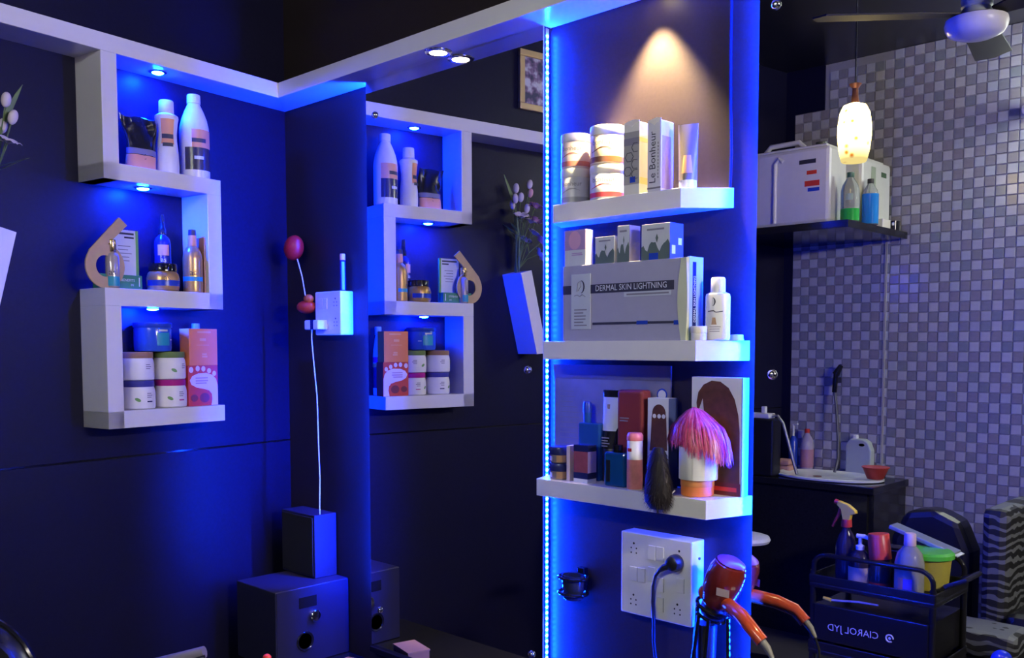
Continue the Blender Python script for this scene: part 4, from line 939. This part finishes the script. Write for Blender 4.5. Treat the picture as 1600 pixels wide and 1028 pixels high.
# ================================================================= the room behind the camera, seen in the right mirror
t = tag(part('loft_shelf', bx(0.442,1.125,YB+0.001,-2.30,2.048,2.083), BLKG, bevel=0.002), 'black stone loft shelf on the tiled wall carrying jerrycans', 'shelf')
def jerrycan(lb, x0, x1, y0, y1, z, h, mt, face):
    t = thing('jerrycan', lb, 'jerrycan', ((x0+x1)/2,(y0+y1)/2,z)); hx, hy = (x1-x0)/2, (y1-y0)/2
    part('body', bx(-hx,hx,-hy,hy,0,h), mt, t, bevel=0.018)
    part('rim', bx(-hx*0.9,hx*0.9,-hy*0.8,hy*0.8,h,h+0.012), mt, t, bevel=0.005)
    part('grip', MB().tube([(-hx*0.55,0,h+0.010),(-hx*0.4,0,h+0.050),(hx*0.2,0,h+0.050),(hx*0.35,0,h+0.010)],0.013,10), mt, t, True)
    part('cap', MB().lathe([(0.026,h+0.010),(0.028,h+0.012),(0.028,h+0.034),(0.0,h+0.036)],22,cx=hx*0.65), mat('cap_dark',(0.05,0.06,0.05),0.4), t, True)
    part('rib', MB().tube([(-hx*0.10,hy+0.001,0.02),(-hx*0.10,hy+0.001,h*0.84),(-hx*0.02,hy+0.001,h*0.90),(hx*0.06,hy+0.001,h*0.86)],0.010,8), mt, t, True)
    return t, hx, hy
CAN = mat('hdpe_white',(0.62,0.63,0.58),0.35)
t,hx,hy = jerrycan('large white jerrycan lying along the front of the loft shelf, red and blue stickers',0.500,1.010,-2.535,-2.345,2.083,0.365,CAN,1)
part('sticker', bx(0.100,0.185,hy,hy+0.0015,0.288,0.308), DARKP, t)
part('sticker', bx(0.140,0.190,hy,hy+0.0015,0.236,0.254), RED, t); part('sticker', bx(0.130,0.205,hy,hy+0.0015,0.180,0.206), RED, t); part('sticker', bx(0.146,0.205,hy,hy+0.0015,0.155,0.172), BLUEP, t)
t,hx,hy = jerrycan('second white jerrycan standing behind the first, by the tiled wall',0.560,1.064,-2.925,-2.580,2.083,0.335,CAN,1)
part('sticker', bx(hx,hx+0.0015,-0.110,-0.050,0.262,0.286), mat('sticker_green',(0.06,0.12,0.06),0.5), t)
part('recess', bx(hx,hx+0.002,0.02,0.07,0.150,0.300), mat('recess_green',(0.30,0.36,0.26),0.5), t, bevel=0.001)
PET_ = mat('clear_pet',(0.72,0.76,0.70),0.06,trans=0.75)
def pet(lb, x, y, z, r, h, liquid, level, capm):
    t = thing('liquid_bottle', lb, 'bottle', (x,y,z), 0, 'clear liquid bottles on the loft shelf')
    part('bottle', MB().lathe([(r*0.8,0.0),(r,0.004),(r,h*0.62),(r*0.85,h*0.74),(r*0.40,h*0.88),(r*0.34,h*0.90)],28), PET_, t, True)
    part('liquid', MB().lathe([(r*0.78,0.002),(r*1.004,0.006),(r*1.004,level),(0.0,level)],28), liquid, t, True)
    part('cap', MB().lathe([(r*0.38,h*0.89),(r*0.40,h*0.90),(r*0.40,h*0.99),(0.0,h)],20), capm, t, True)
    return t
t = pet('clear bottle a quarter full of green liquid on the loft shelf corner',1.078,-2.42,2.083,0.043,0.235,mat('green_liquid',(0.03,0.42,0.06),0.1),0.062,mat('cap_green',(0.03,0.10,0.06),0.4))
part('label', MB().shell(0.0436,0.100,0.130,2.4,3.2,8), mat('label_green',(0.30,0.42,0.30),0.5), t)
pet('bottle nearly full of blue liquid beside the green one on the loft shelf',1.098,-2.60,2.083,0.039,0.225,mat('blue_liquid',(0.02,0.22,0.60),0.1),0.150,BLK)
tag(part('soap_bar_box', bx(-0.03,0.03,-0.05,0.05,0,0.05), PLWC, bevel=0.004, loc=(1.068,-2.80,2.083)), 'small cream box at the back of the loft shelf', 'box')
t = thing('black_pot', 'small black pot with white mark at the right back corner of the loft shelf', 'pot', (1.092,-2.905,2.083))
part('pot', MB().lathe([(0.022,0),(0.026,0.002),(0.028,0.05),(0.024,0.05),(0.020,0.006)],20), BLKG, t, True); part('mark', MB().shell(0.0285,0.026,0.040,2.7,3.1,4), PLW, t)
# pendant lamp
t = thing('pendant_lamp', 'glowing yellow mosaic glass pendant lamp in front of the jerrycans, seen in the right mirror', 'lamp', (1.320,-1.914,2.262))
pm = bpy.data.materials.new('pendant_glass'); pm.use_nodes = True; nt = pm.node_tree
for n_ in list(nt.nodes): nt.nodes.remove(n_)
tc = nt.nodes.new('ShaderNodeTexCoord'); vo = nt.nodes.new('ShaderNodeTexVoronoi'); vo.inputs['Scale'].default_value = 26
rp = nt.nodes.new('ShaderNodeValToRGB'); els = rp.color_ramp.elements
els[0].position = 0.10; els[0].color = (0.55,0.16,0.015,1); els[1].position = 0.34; els[1].color = (1.0,0.78,0.28,1)
sp = nt.nodes.new('ShaderNodeSeparateXYZ'); mr = nt.nodes.new('ShaderNodeMapRange'); mr.inputs['From Min'].default_value = 0.01; mr.inputs['From Max'].default_value = 0.20
mr.inputs['To Min'].default_value = 0.07; mr.inputs['To Max'].default_value = 1.0
ml = nt.nodes.new('ShaderNodeMath'); ml.operation = 'MULTIPLY'; ml.inputs[1].default_value = PENDANT_POWER
em = nt.nodes.new('ShaderNodeEmission'); ou = nt.nodes.new('ShaderNodeOutputMaterial')
nt.links.new(tc.outputs['Object'], vo.inputs['Vector']); nt.links.new(vo.outputs['Distance'], rp.inputs[0]); nt.links.new(tc.outputs['Object'], sp.inputs[0])
nt.links.new(sp.outputs['Z'], mr.inputs['Value']); nt.links.new(mr.outputs['Result'], ml.inputs[0]); nt.links.new(ml.outputs[0], em.inputs[1]); nt.links.new(rp.outputs[0], em.inputs[0]); nt.links.new(em.outputs[0], ou.inputs[0])
part('shade', MB().lathe([(0.048,0.0),(0.052,0.006),(0.062,0.050),(0.0675,0.105),(0.067,0.150),(0.060,0.200),(0.046,0.230),(0.020,0.240)],32), pm, t, True)
part('holder', MB().lathe([(0.018,0.240),(0.014,0.262),(0.012,0.300),(0.026,0.318),(0.0,0.320)],18), mat('brass_dark',(0.20,0.08,0.05),0.3,metal=0.6), t, True)
part('cord', MB().tube([(0,0,0.318),(0,0,ZC-2.262)],0.003,6), BLK, t, True)
part('ceiling_cup', MB().lathe([(0.04,ZC-2.262-0.03),(0.045,ZC-2.262)],18), BLK, t, True)
# ceiling fan
t = thing('ceiling_fan', 'ceiling fan with white hub cover hanging over the room, seen at the top right', 'fan', (1.913,-1.530,2.545))
FW_ = mat('fan_white',(0.62,0.60,0.62),0.2)
part('hub_cover', MB().lathe([(0.0,0.0),(0.060,0.004),(0.088,0.016),(0.098,0.034),(0.100,0.044)],36), FW_, t, True)
part('hub_ring', MB().lathe([(0.100,0.044),(0.101,0.046),(0.098,0.062),(0.080,0.070),(0.060,0.072)],36), FW_, t, True)
part('motor', MB().lathe([(0.055,0.072),(0.045,0.100),(0.050,0.105),(0.052,0.150),(0.030,0.165)],28), mat('motor_grey',(0.34,0.38,0.36),0.4), t, True)
part('rod', MB().tube([(0,0,0.160),(0,0,ZC-2.545)],0.012,10), BLK, t, True); part('canopy', MB().lathe([(0.05,ZC-2.545-0.06),(0.06,ZC-2.545)],22), BLK, t, True)
for k in range(3):
    a = 0.35+2*PI*k/3
    part('blade', MB().prism([(0.07,-0.03),(0.20,-0.055),(0.52,-0.065),(0.55,0.0),(0.52,0.065),(0.20,0.055),(0.07,0.03)],0.074,0.080).xf(Matrix.Rotation(a,4,'Z')@Matrix.Rotation(0.16,4,'X')), mat('blade_brown',(0.010,0.007,0.009),0.6), t, bevel=0.001)
# tube light on the tiled wall
t = thing('tube_light', 'white tube light on the tiled wall, its end glowing at the right edge', 'light', (1.668,YB+0.001,2.60))
part('batten', bx(0.0,1.22,0.0,0.030,-0.022,0.022), PLW, t, bevel=0.002)
part('tube', MB().tube([(0.012,0.050,0.0),(1.208,0.050,0.0)],0.017,14), emis('tube_glow',(0.93,1.0,0.92),TUBE_POWER), t, True)
for x in (0.004,1.216): part('end_cap', MB().tube([(x-0.008,0.050,0),(x+0.008,0.050,0)],0.019,14), PLW, t, True); part('end_bracket', bx(x-0.006,x+0.006,0.028,0.050,-0.012,0.012), PLW, t)
# added twin fill lamp, unseen on the right wall, brightens the left shelf
t = thing('tube_light', 'unseen twin warm fill light added on the right wall behind the photographer', 'light', (XR-0.001,-0.78,2.30), PI/2)
part('batten', bx(0.0,0.61,0.0,0.030,-0.060,0.060), PLW, t, bevel=0.002)
for z in (-0.04,0.04):
    part('tube', MB().tube([(0.012,0.050,z),(0.598,0.050,z)],0.017,14), emis('fill_glow_warm',(1.0,0.90,0.82),TUBE_POWER*3.0), t, True)
    for x in (0.004,0.606): part('end_cap', MB().tube([(x-0.008,0.050,z),(x+0.008,0.050,z)],0.019,14), PLW, t, True)
# washing place
STONE = mat('black_granite',(0.015,0.015,0.018),0.15,var=0.5,scale=90)
t = thing('wash_counter', 'black granite wash counter against the tiled wall', 'counter', (0,0,0))
part('slab', bx(0.470,1.165,YB+0.007,-2.555,0.775,0.81), STONE, t, bevel=0.003)
part('front_panel', bx(0.47,1.125,-2.60,-2.575,0.0,0.775), STONE, t); part('end_panel', bx(1.125,1.150,YB+0.007,-2.600,0.0,0.775), STONE, t)
t = thing('wash_basin', 'white oval wash basin set in the black counter', 'basin', (0.835,-2.762,0.8105))
part('bowl', MB().lathe([(0.30,0.0),(0.315,0.004),(0.315,0.012),(0.300,0.016),(0.285,0.012),(0.23,0.004),(0.0,0.002)],44,0.92,0.58), mat('ceramic',(0.72,0.74,0.72),0.12), t, True)
part('drain', MB().lathe([(0.022,0.003),(0.022,0.006),(0.0,0.006)],18,cx=-0.05,cy=0.02), mat('drain_brown',(0.16,0.07,0.05),0.4), t, True)
t = thing('basin_pedestal', 'black headrest block with white tap unit beside the wash basin', 'headrest', (0.545,-2.62,0.8105))
part('block', bx(-0.085,0.070,-0.045,0.045,0.0,0.305), BLK, t, bevel=0.01)
part('tap_unit', bx(-0.085,0.040,-0.035,0.035,0.305,0.332), PLW, t, bevel=0.006); part('tap_lever', bx(-0.020,0.004,-0.012,0.012,0.332,0.368), PLW, t, bevel=0.004)
part('hose', MB().tube([(0.040,0.0,0.320),(0.080,0.015,0.322),(0.112,0.018,0.285),(0.140,0.018,0.20),(0.168,0.016,0.10),(0.192,0.012,0.022)],0.008,10), mat('hose_silver',(0.50,0.50,0.50),0.25,metal=0.7), t, True)
t = thing('hand_shower', 'black hand shower with dark hose hanging on the tiled wall over the basin', 'shower', (0,0,0))
part('head', MB().tube([(0.805,-2.955,1.396),(0.780,-2.945,1.345)],[0.012,0.020],12), BLKG, t, True); part('nozzle_rim', MB().tube([(0.808,-2.950,1.402),(0.797,-2.948,1.380)],0.006,8), CHROME, t, True)
part('handle', MB().tube([(0.782,-2.945,1.350),(0.772,-2.950,1.25)],0.013,10), BLKG, t, True); part('wall_clip', bx(0.764,0.788,YB+0.001,-2.955,1.30,1.33), BLK, t)
part('hose', MB().tube([(0.773,-2.950,1.26),(0.795,-2.93,1.16),(0.822,-2.90,1.00),(0.842,-2.86,0.90),(0.838,-2.83,0.832)],0.0075,10), mat('hose_dark',(0.14,0.14,0.15),0.3,metal=0.5), t, True)
t = thing('shampoo_bottle', 'bottle with red cap and pink liquid on the wash counter', 'bottle', (0.622,-2.945,0.81))
part('body', MB().lathe([(0.030,0),(0.035,0.003),(0.036,0.13),(0.030,0.175),(0.013,0.205),(0.012,0.21)],22), mat('pale_lilac',(0.42,0.36,0.46),0.3), t, True)
part('label', MB().lathe([(0.0364,0.02),(0.0366,0.120)],22), mat('pinkish',(0.42,0.20,0.26),0.4), t, True); part('cap', MB().lathe([(0.014,0.21),(0.014,0.232),(0,0.233)],16), RED, t, True)
t = thing('shampoo_bottle', 'dark blue pump bottle behind the hose on the wash counter', 'bottle', (0.548,-2.93,0.81))
part('body', MB().lathe([(0.022,0),(0.025,0.003),(0.025,0.16),(0.010,0.19)],18), BLUEP, t, True); part('pump', MB().tube([(0,0,0.19),(0,0,0.255),(0.03,0.01,0.258)],0.006,8), PLW, t, True)
t = thing('towel', 'folded peach towel on the wash counter', 'towel', (0.548,-2.835,0.81))
part('lower_fold', bx(-0.052,0.052,-0.045,0.045,0,0.035), mat('towel_peach',(0.50,0.26,0.20),0.9,bump=0.6,scale=200), t, bevel=0.014); part('upper_fold', bx(-0.045,0.045,-0.040,0.040,0.035,0.068), MATS['towel_peach'], t, bevel=0.014)
t = thing('canister', 'translucent grey-white canister with handle hole behind the basin', 'canister', (0.915,-2.962,0.81))
part('body', MB().slab([(-0.070,0.0),(0.070,0.0),(0.072,0.135),(0.055,0.180),(0.030,0.196),(-0.045,0.196),(-0.068,0.165)],-0.025,0.025), mat('canister_white',(0.42,0.47,0.44),0.4), t, bevel=0.008)
part('handle_hole', MB().lathe([(0.016,0.0),(0.0,0.0)],18,1.0,0.5).xf(Matrix.Translation((0.020,0.0256,0.165))@Matrix.Rotation(-PI/2,4,'X')), BLK, t); part('cap', MB().lathe([(0.016,0.196),(0.016,0.214),(0,0.215)],14,cx=-0.025), PLW, t, True)
t = thing('plastic_bowl', 'red plastic bowl on the right rim of the wash basin', 'bowl', (1.086,-2.762,0.8275))
part('bowl', MB().lathe([(0.036,0.0),(0.040,0.002),(0.064,0.056),(0.062,0.056),(0.037,0.005),(0.0,0.004)],30), mat('bowl_red',(0.55,0.06,0.04),0.35), t, True)
part('rim', MB().lathe([(0.062,0.056),(0.068,0.057),(0.068,0.061),(0.062,0.060)],30), MATS['bowl_red'], t, True)
# stool
t = thing('stool', 'white round stool seat at the left edge of the right mirror', 'stool', (0.814,-1.966,0.0))
part('seat', MB().lathe([(0.08,0.584),(0.106,0.588),(0.112,0.600),(0.106,0.614),(0.08,0.622),(0.0,0.623)],36), PLW, t, True)
part('column', MB().lathe([(0.022,0.04),(0.022,0.586)],16), CHROME, t, True); part('base', MB().lathe([(0.17,0.0),(0.17,0.012),(0.03,0.042)],30), CHROME, t, True)

# trolley with bottles
TR = mat('trolley_black',(0.010,0.010,0.012),0.22)
TX0, TX1, TY0, TY1 = 1.505, 1.945, -1.52, -1.205
t = thing('trolley', 'black salon trolley with curved rail, reflected in the right mirror', 'trolley', ((TX0+TX1)/2,(TY0+TY1)/2,0))
hx, hy = (TX1-TX0)/2, (TY1-TY0)/2
for z in (0.64,0.40,0.14):
    part('tray', bx(-hx,hx,-hy,hy,z,z+0.020), TR, t, bevel=0.006)
    part('tray_rim', bx(-hx,hx,hy-0.006,hy,z+0.018,z+0.048), TR, t, bevel=0.003); part('tray_rim', bx(-hx,hx,-hy,-hy+0.006,z+0.018,z+0.048), TR, t, bevel=0.003)
    part('tray_rim', bx(-hx,-hx+0.006,-hy+0.006,hy-0.006,z+0.018,z+0.048), TR, t, bevel=0.003); part('tray_rim', bx(hx-0.006,hx,-hy+0.006,hy-0.006,z+0.018,z+0.048), TR, t, bevel=0.003)
for x in (-hx+0.012,hx-0.012):
    for y in (-hy+0.012,hy-0.012): part('post', MB().tube([(x,y,0.07),(x,y,0.70)],0.011,10), TR, t, True)
for y in (hy-0.012,-hy+0.012):
    pts = [(-hx+0.012,y,0.66),(-hx+0.014,y,0.715)]+[(-hx+0.012+0.05*(1-math.cos(a)),y,0.715+0.045*math.sin(a)) for a in [PI/2*i/6 for i in range(1,7)]]+[(hx-0.062+0.05*math.sin(a),y,0.715+0.045*math.cos(a)) for a in [PI/2*i/6 for i in range(7)]]+[(hx-0.012,y,0.66)]
    part('rail', MB().tube(pts,0.0085,10), BLKG, t, True)
dr = part('drawer', bx(-hx+0.02,hx-0.02,hy-0.04,hy-0.002,0.455,0.585), TR, t, bevel=0.004)
dr.location = (0,0.002,0)
part('drawer_box', bx(-hx+0.02,hx-0.02,-hy+0.01,hy-0.04,0.45,0.58), TR, t)
LOGO = mat('logo_grey',(0.50,0.50,0.50),0.4)
text('CIAROL JYD', 0.034, dr, LOGO, (-0.055,hy-0.0012,0.510), rot=(0,0.03,PI), name='lettering')
part('emblem', MB().tube([(0.074+0.012*math.cos(a),hy-0.0012,0.514+0.012*math.sin(a)) for a in [2*PI*i/20 for i in range(18)]],0.0028,6).ball((0.074,hy-0.0012,0.514),0.005,0.001,0.005,10,6), LOGO, dr)
for x in (-hx+0.02,hx-0.02):
    for y in (-hy+0.02,hy-0.02): part('castor', MB().tube([(x-0.012,y,0.035),(x+0.012,y,0.035)],0.035,16), BLK, t, True)
part('side_handle', MB().tube([(hx,0.08,0.70),(hx+0.06,0.07,0.73),(hx+0.06,-0.07,0.73),(hx,-0.08,0.70)],0.009,8), TR, t, True)
ZTR = 0.66
t = thing('spray_bottle', 'dark spray bottle with yellow and red trigger on the trolley', 'bottle', (1.598,-1.30,ZTR))
part('body', MB().lathe([(0.032,0),(0.036,0.003),(0.036,0.13),(0.026,0.165),(0.014,0.185),(0.014,0.195)],24), mat('bottle_dark',(0.03,0.02,0.03),0.12), t, True)
part('collar', MB().lathe([(0.018,0.195),(0.019,0.197),(0.017,0.222)],20), RED, t, True)
YEL = mat('yellow_trigger',(0.80,0.55,0.04),0.35)
part('head', MB().slab([(-0.012,0.220),(0.014,0.220),(0.018,0.240),(0.036,0.246),(0.034,0.256),(0.006,0.276),(-0.030,0.286),(-0.034,0.272),(-0.018,0.256)],-0.011,0.011), YEL, t, bevel=0.002)
part('nozzle', MB().tube([(-0.032,0,0.279),(-0.044,0,0.283)],0.009,10), RED, t, True)
part('trigger', MB().tube([(-0.022,0,0.258),(-0.030,0,0.235),(-0.044,0,0.208),(-0.052,0,0.190)],[0.007,0.006,0.005,0.004],8), RED, t, True)
t = thing('pump_bottle', 'clear amber pump bottle with cream pump on the trolley', 'bottle', (1.660,-1.275,ZTR))
part('body', MB().lathe([(0.034,0),(0.038,0.003),(0.038,0.085),(0.030,0.110),(0.014,0.125)],24), mat('amber_clear',(0.42,0.30,0.22),0.1), t, True)
part('label', MB().lathe([(0.0384,0.012),(0.0384,0.066)],24), mat('label_tan',(0.50,0.36,0.24),0.4), t, True)
part('shoulder', MB().lathe([(0.0385,0.068),(0.0384,0.086),(0.0303,0.111),(0.0145,0.126)],24), mat('bottle_dark',(0.03,0.02,0.03),0.12), t, True)
part('pump', MB().lathe([(0.014,0.125),(0.015,0.140),(0.006,0.145),(0.006,0.168)],16), PLWC, t, True); part('spout', MB().tube([(-0.012,0,0.173),(0.014,0,0.174),(0.034,0,0.168)],[0.008,0.008,0.006],10), PLWC, t, True)
t = thing('shampoo_bottle', 'black bottle with wide tilted red cap in the middle of the trolley', 'bottle', (1.726,-1.290,ZTR))
part('body', MB().lathe([(0.034,0),(0.037,0.003),(0.037,0.090),(0.033,0.100)],24), mat('bottle_black_print',(0.03,0.028,0.03),0.25,var=0.6,scale=70), t, True)
part('cap', MB().lathe([(0.036,0.0),(0.038,0.002),(0.036,0.085),(0.033,0.089),(0,0.090)],24).xf(Matrix.Translation((0,0,0.100))@Matrix.Rotation(-0.10,4,'Y')), mat('cap_red',(0.66,0.06,0.03),0.3), t, True)
part('foot_band', MB().lathe([(0.0374,0.004),(0.0374,0.022)],24), RED, t, True)
t = thing('shampoo_bottle', 'clear bottle with pale pink cap and blue mark at the front of the trolley', 'bottle', (1.832,-1.275,ZTR))
part('body', MB().lathe([(0.042,0),(0.048,0.003),(0.048,0.105),(0.040,0.140),(0.022,0.162),(0.018,0.166)],28), mat('cloudy_clear',(0.26,0.26,0.22),0.1), t, True)
part('cap', MB().lathe([(0.019,0.166),(0.020,0.168),(0.019,0.205),(0.017,0.208),(0,0.208)],20), mat('cap_pinkwhite',(0.72,0.52,0.46),0.35), t, True)
mb = MB(); 
for a,z in ((0,0),): mb.shell(0.0484,0.006,0.060,PI-0.55,PI+0.05,8)
part('label', mb, mat('label_blue',(0.10,0.08,0.55),0.35), t); part('label_block', MB().shell(0.0484,0.006,0.062,PI+0.06,PI+0.45,6), mat('label_orange',(0.60,0.26,0.16),0.4), t)
t = thing('plastic_tub', 'yellow tub with bright green lid behind the clear bottle on the trolley', 'tub', (1.842,-1.405,ZTR))
part('tub', MB().lathe([(0.066,0),(0.070,0.003),(0.080,0.110)],32), mat('tub_yellow',(0.42,0.36,0.05),0.35), t, True)
part('lid', MB().lathe([(0.082,0.108),(0.089,0.110),(0.089,0.124),(0.080,0.132),(0.0,0.134)],32), mat('lid_green',(0.10,0.55,0.05),0.25), t, True)
t = thing('wipes_packet', 'grey foil packet lying aslant across the back of the trolley', 'packet', (1.800,-1.490,ZTR+0.150), 0)
part('packet', MB().prism([(-0.12,-0.035),(0.12,-0.035),(0.12,0.035),(-0.12,0.035)],-0.008,0.008).xf(Matrix.Rotation(0.30,4,'Y')), mat('foil_grey',(0.30,0.34,0.38),0.25,metal=0.4,bump=0.4,scale=40), t, bevel=0.004)
part('seal', MB().box(0.118,0.132,-0.034,0.034,-0.002,0.002).xf(Matrix.Rotation(0.30,4,'Y')), PALE, t)
t2 = thing('storage_box', 'black box at the back of the trolley under the foil packet', 'box', (1.735,-1.478,ZTR))
part('box', bx(-0.10,0.10,-0.030,0.030,0,0.105), BLK, t2, bevel=0.006); part('lid', bx(-0.102,0.102,-0.031,0.031,0.105,0.112), BLKG, t2, bevel=0.003)
# colour brush tray on the middle tray: small bright things
t = thing('tint_brush', 'tint brush with yellow tip lying on the middle tray of the trolley', 'brush', (1.58,-1.225,0.600))
part('handle', MB().tube([(0.0,0,0.0),(0.10,0.0,0.012),(0.17,0,0.014)],[0.004,0.004,0.003],8), mat('handle_grey',(0.35,0.33,0.36),0.3), t, True); part('tip', MB().tube([(-0.028,0,0.004),(0.002,0,0.0)],[0.006,0.007],8), YEL, t, True)
# zebra lounge chair by the tiled wall
zm = bpy.data.materials.new('zebra_fabric'); zm.use_nodes = True; nt = zm.node_tree; b = nt.nodes['Principled BSDF']
tc = nt.nodes.new('ShaderNodeTexCoord'); wv = nt.nodes.new('ShaderNodeTexWave'); wv.inputs['Scale'].default_value = 9; wv.inputs['Distortion'].default_value = 7; wv.bands_direction = 'Z'
rp = nt.nodes.new('ShaderNodeValToRGB'); rp.color_ramp.elements[0].position = 0.60; rp.color_ramp.elements[1].position = 0.68
rp.color_ramp.elements[0].color = (0.012,0.012,0.014,1); rp.color_ramp.elements[1].color = (0.15,0.16,0.17,1)
nt.links.new(tc.outputs['Object'], wv.inputs['Vector']); nt.links.new(wv.outputs['Fac'], rp.inputs[0]); nt.links.new(rp.outputs[0], b.inputs['Base Color']); b.inputs['Roughness'].default_value = 0.6
t = thing('lounge_chair', 'black chair with zebra-striped side by the tiled wall, at the right edge', 'chair', (1.98,-2.25,0.0))
part('side', bx(-0.16,-0.06,-0.22,0.22,0.10,0.86), zm, t, bevel=0.03); part('backrest', bx(-0.06,0.42,-0.28,-0.16,0.30,0.90), VIN, t, bevel=0.04)
part('seat', bx(-0.06,0.42,-0.16,0.26,0.30,0.46), VIN, t, bevel=0.04)
part('base', bx(-0.14,0.42,-0.26,0.24,0.0,0.30), BLK, t, bevel=0.01)
t = thing('stool', 'low zebra-covered bench seat below the lounge chair, behind the trolley', 'bench', (1.82,-1.86,0.0))
part('seat', bx(-0.17,0.22,-0.10,0.12,0.34,0.44), zm, t, bevel=0.03); part('base', bx(-0.15,0.20,-0.08,0.10,0.0,0.34), BLK, t, bevel=0.01)
t = thing('handbag', 'black rounded bag behind the trolley in front of the tiled wall', 'bag', (1.60,-2.15,0.0))
part('bag', MB().slab([(-0.16,0.30),(0.17,0.30),(0.17,0.66),(0.12,0.78),(0.02,0.82),(-0.10,0.80),(-0.16,0.68)],-0.07,0.07), BLK, t, bevel=0.03); part('base', bx(-0.14,0.15,-0.06,0.06,0.0,0.31), BLK, t)
t = thing('knob_stand', 'round blue knob at the bottom right, reflected in the right mirror', 'knob', (2.208,-1.00,0.0))
part('knob', MB().ball((0,0,0.585),0.030,0.030,0.030,18,10), mat('blue_knob',(0.01,0.03,0.50),0.25), t, True); part('stem', MB().lathe([(0.010,0.0),(0.010,0.560)],12), BLK, t, True); part('foot', MB().lathe([(0.10,0),(0.10,0.01),(0.012,0.03)],24), BLK, t, True)
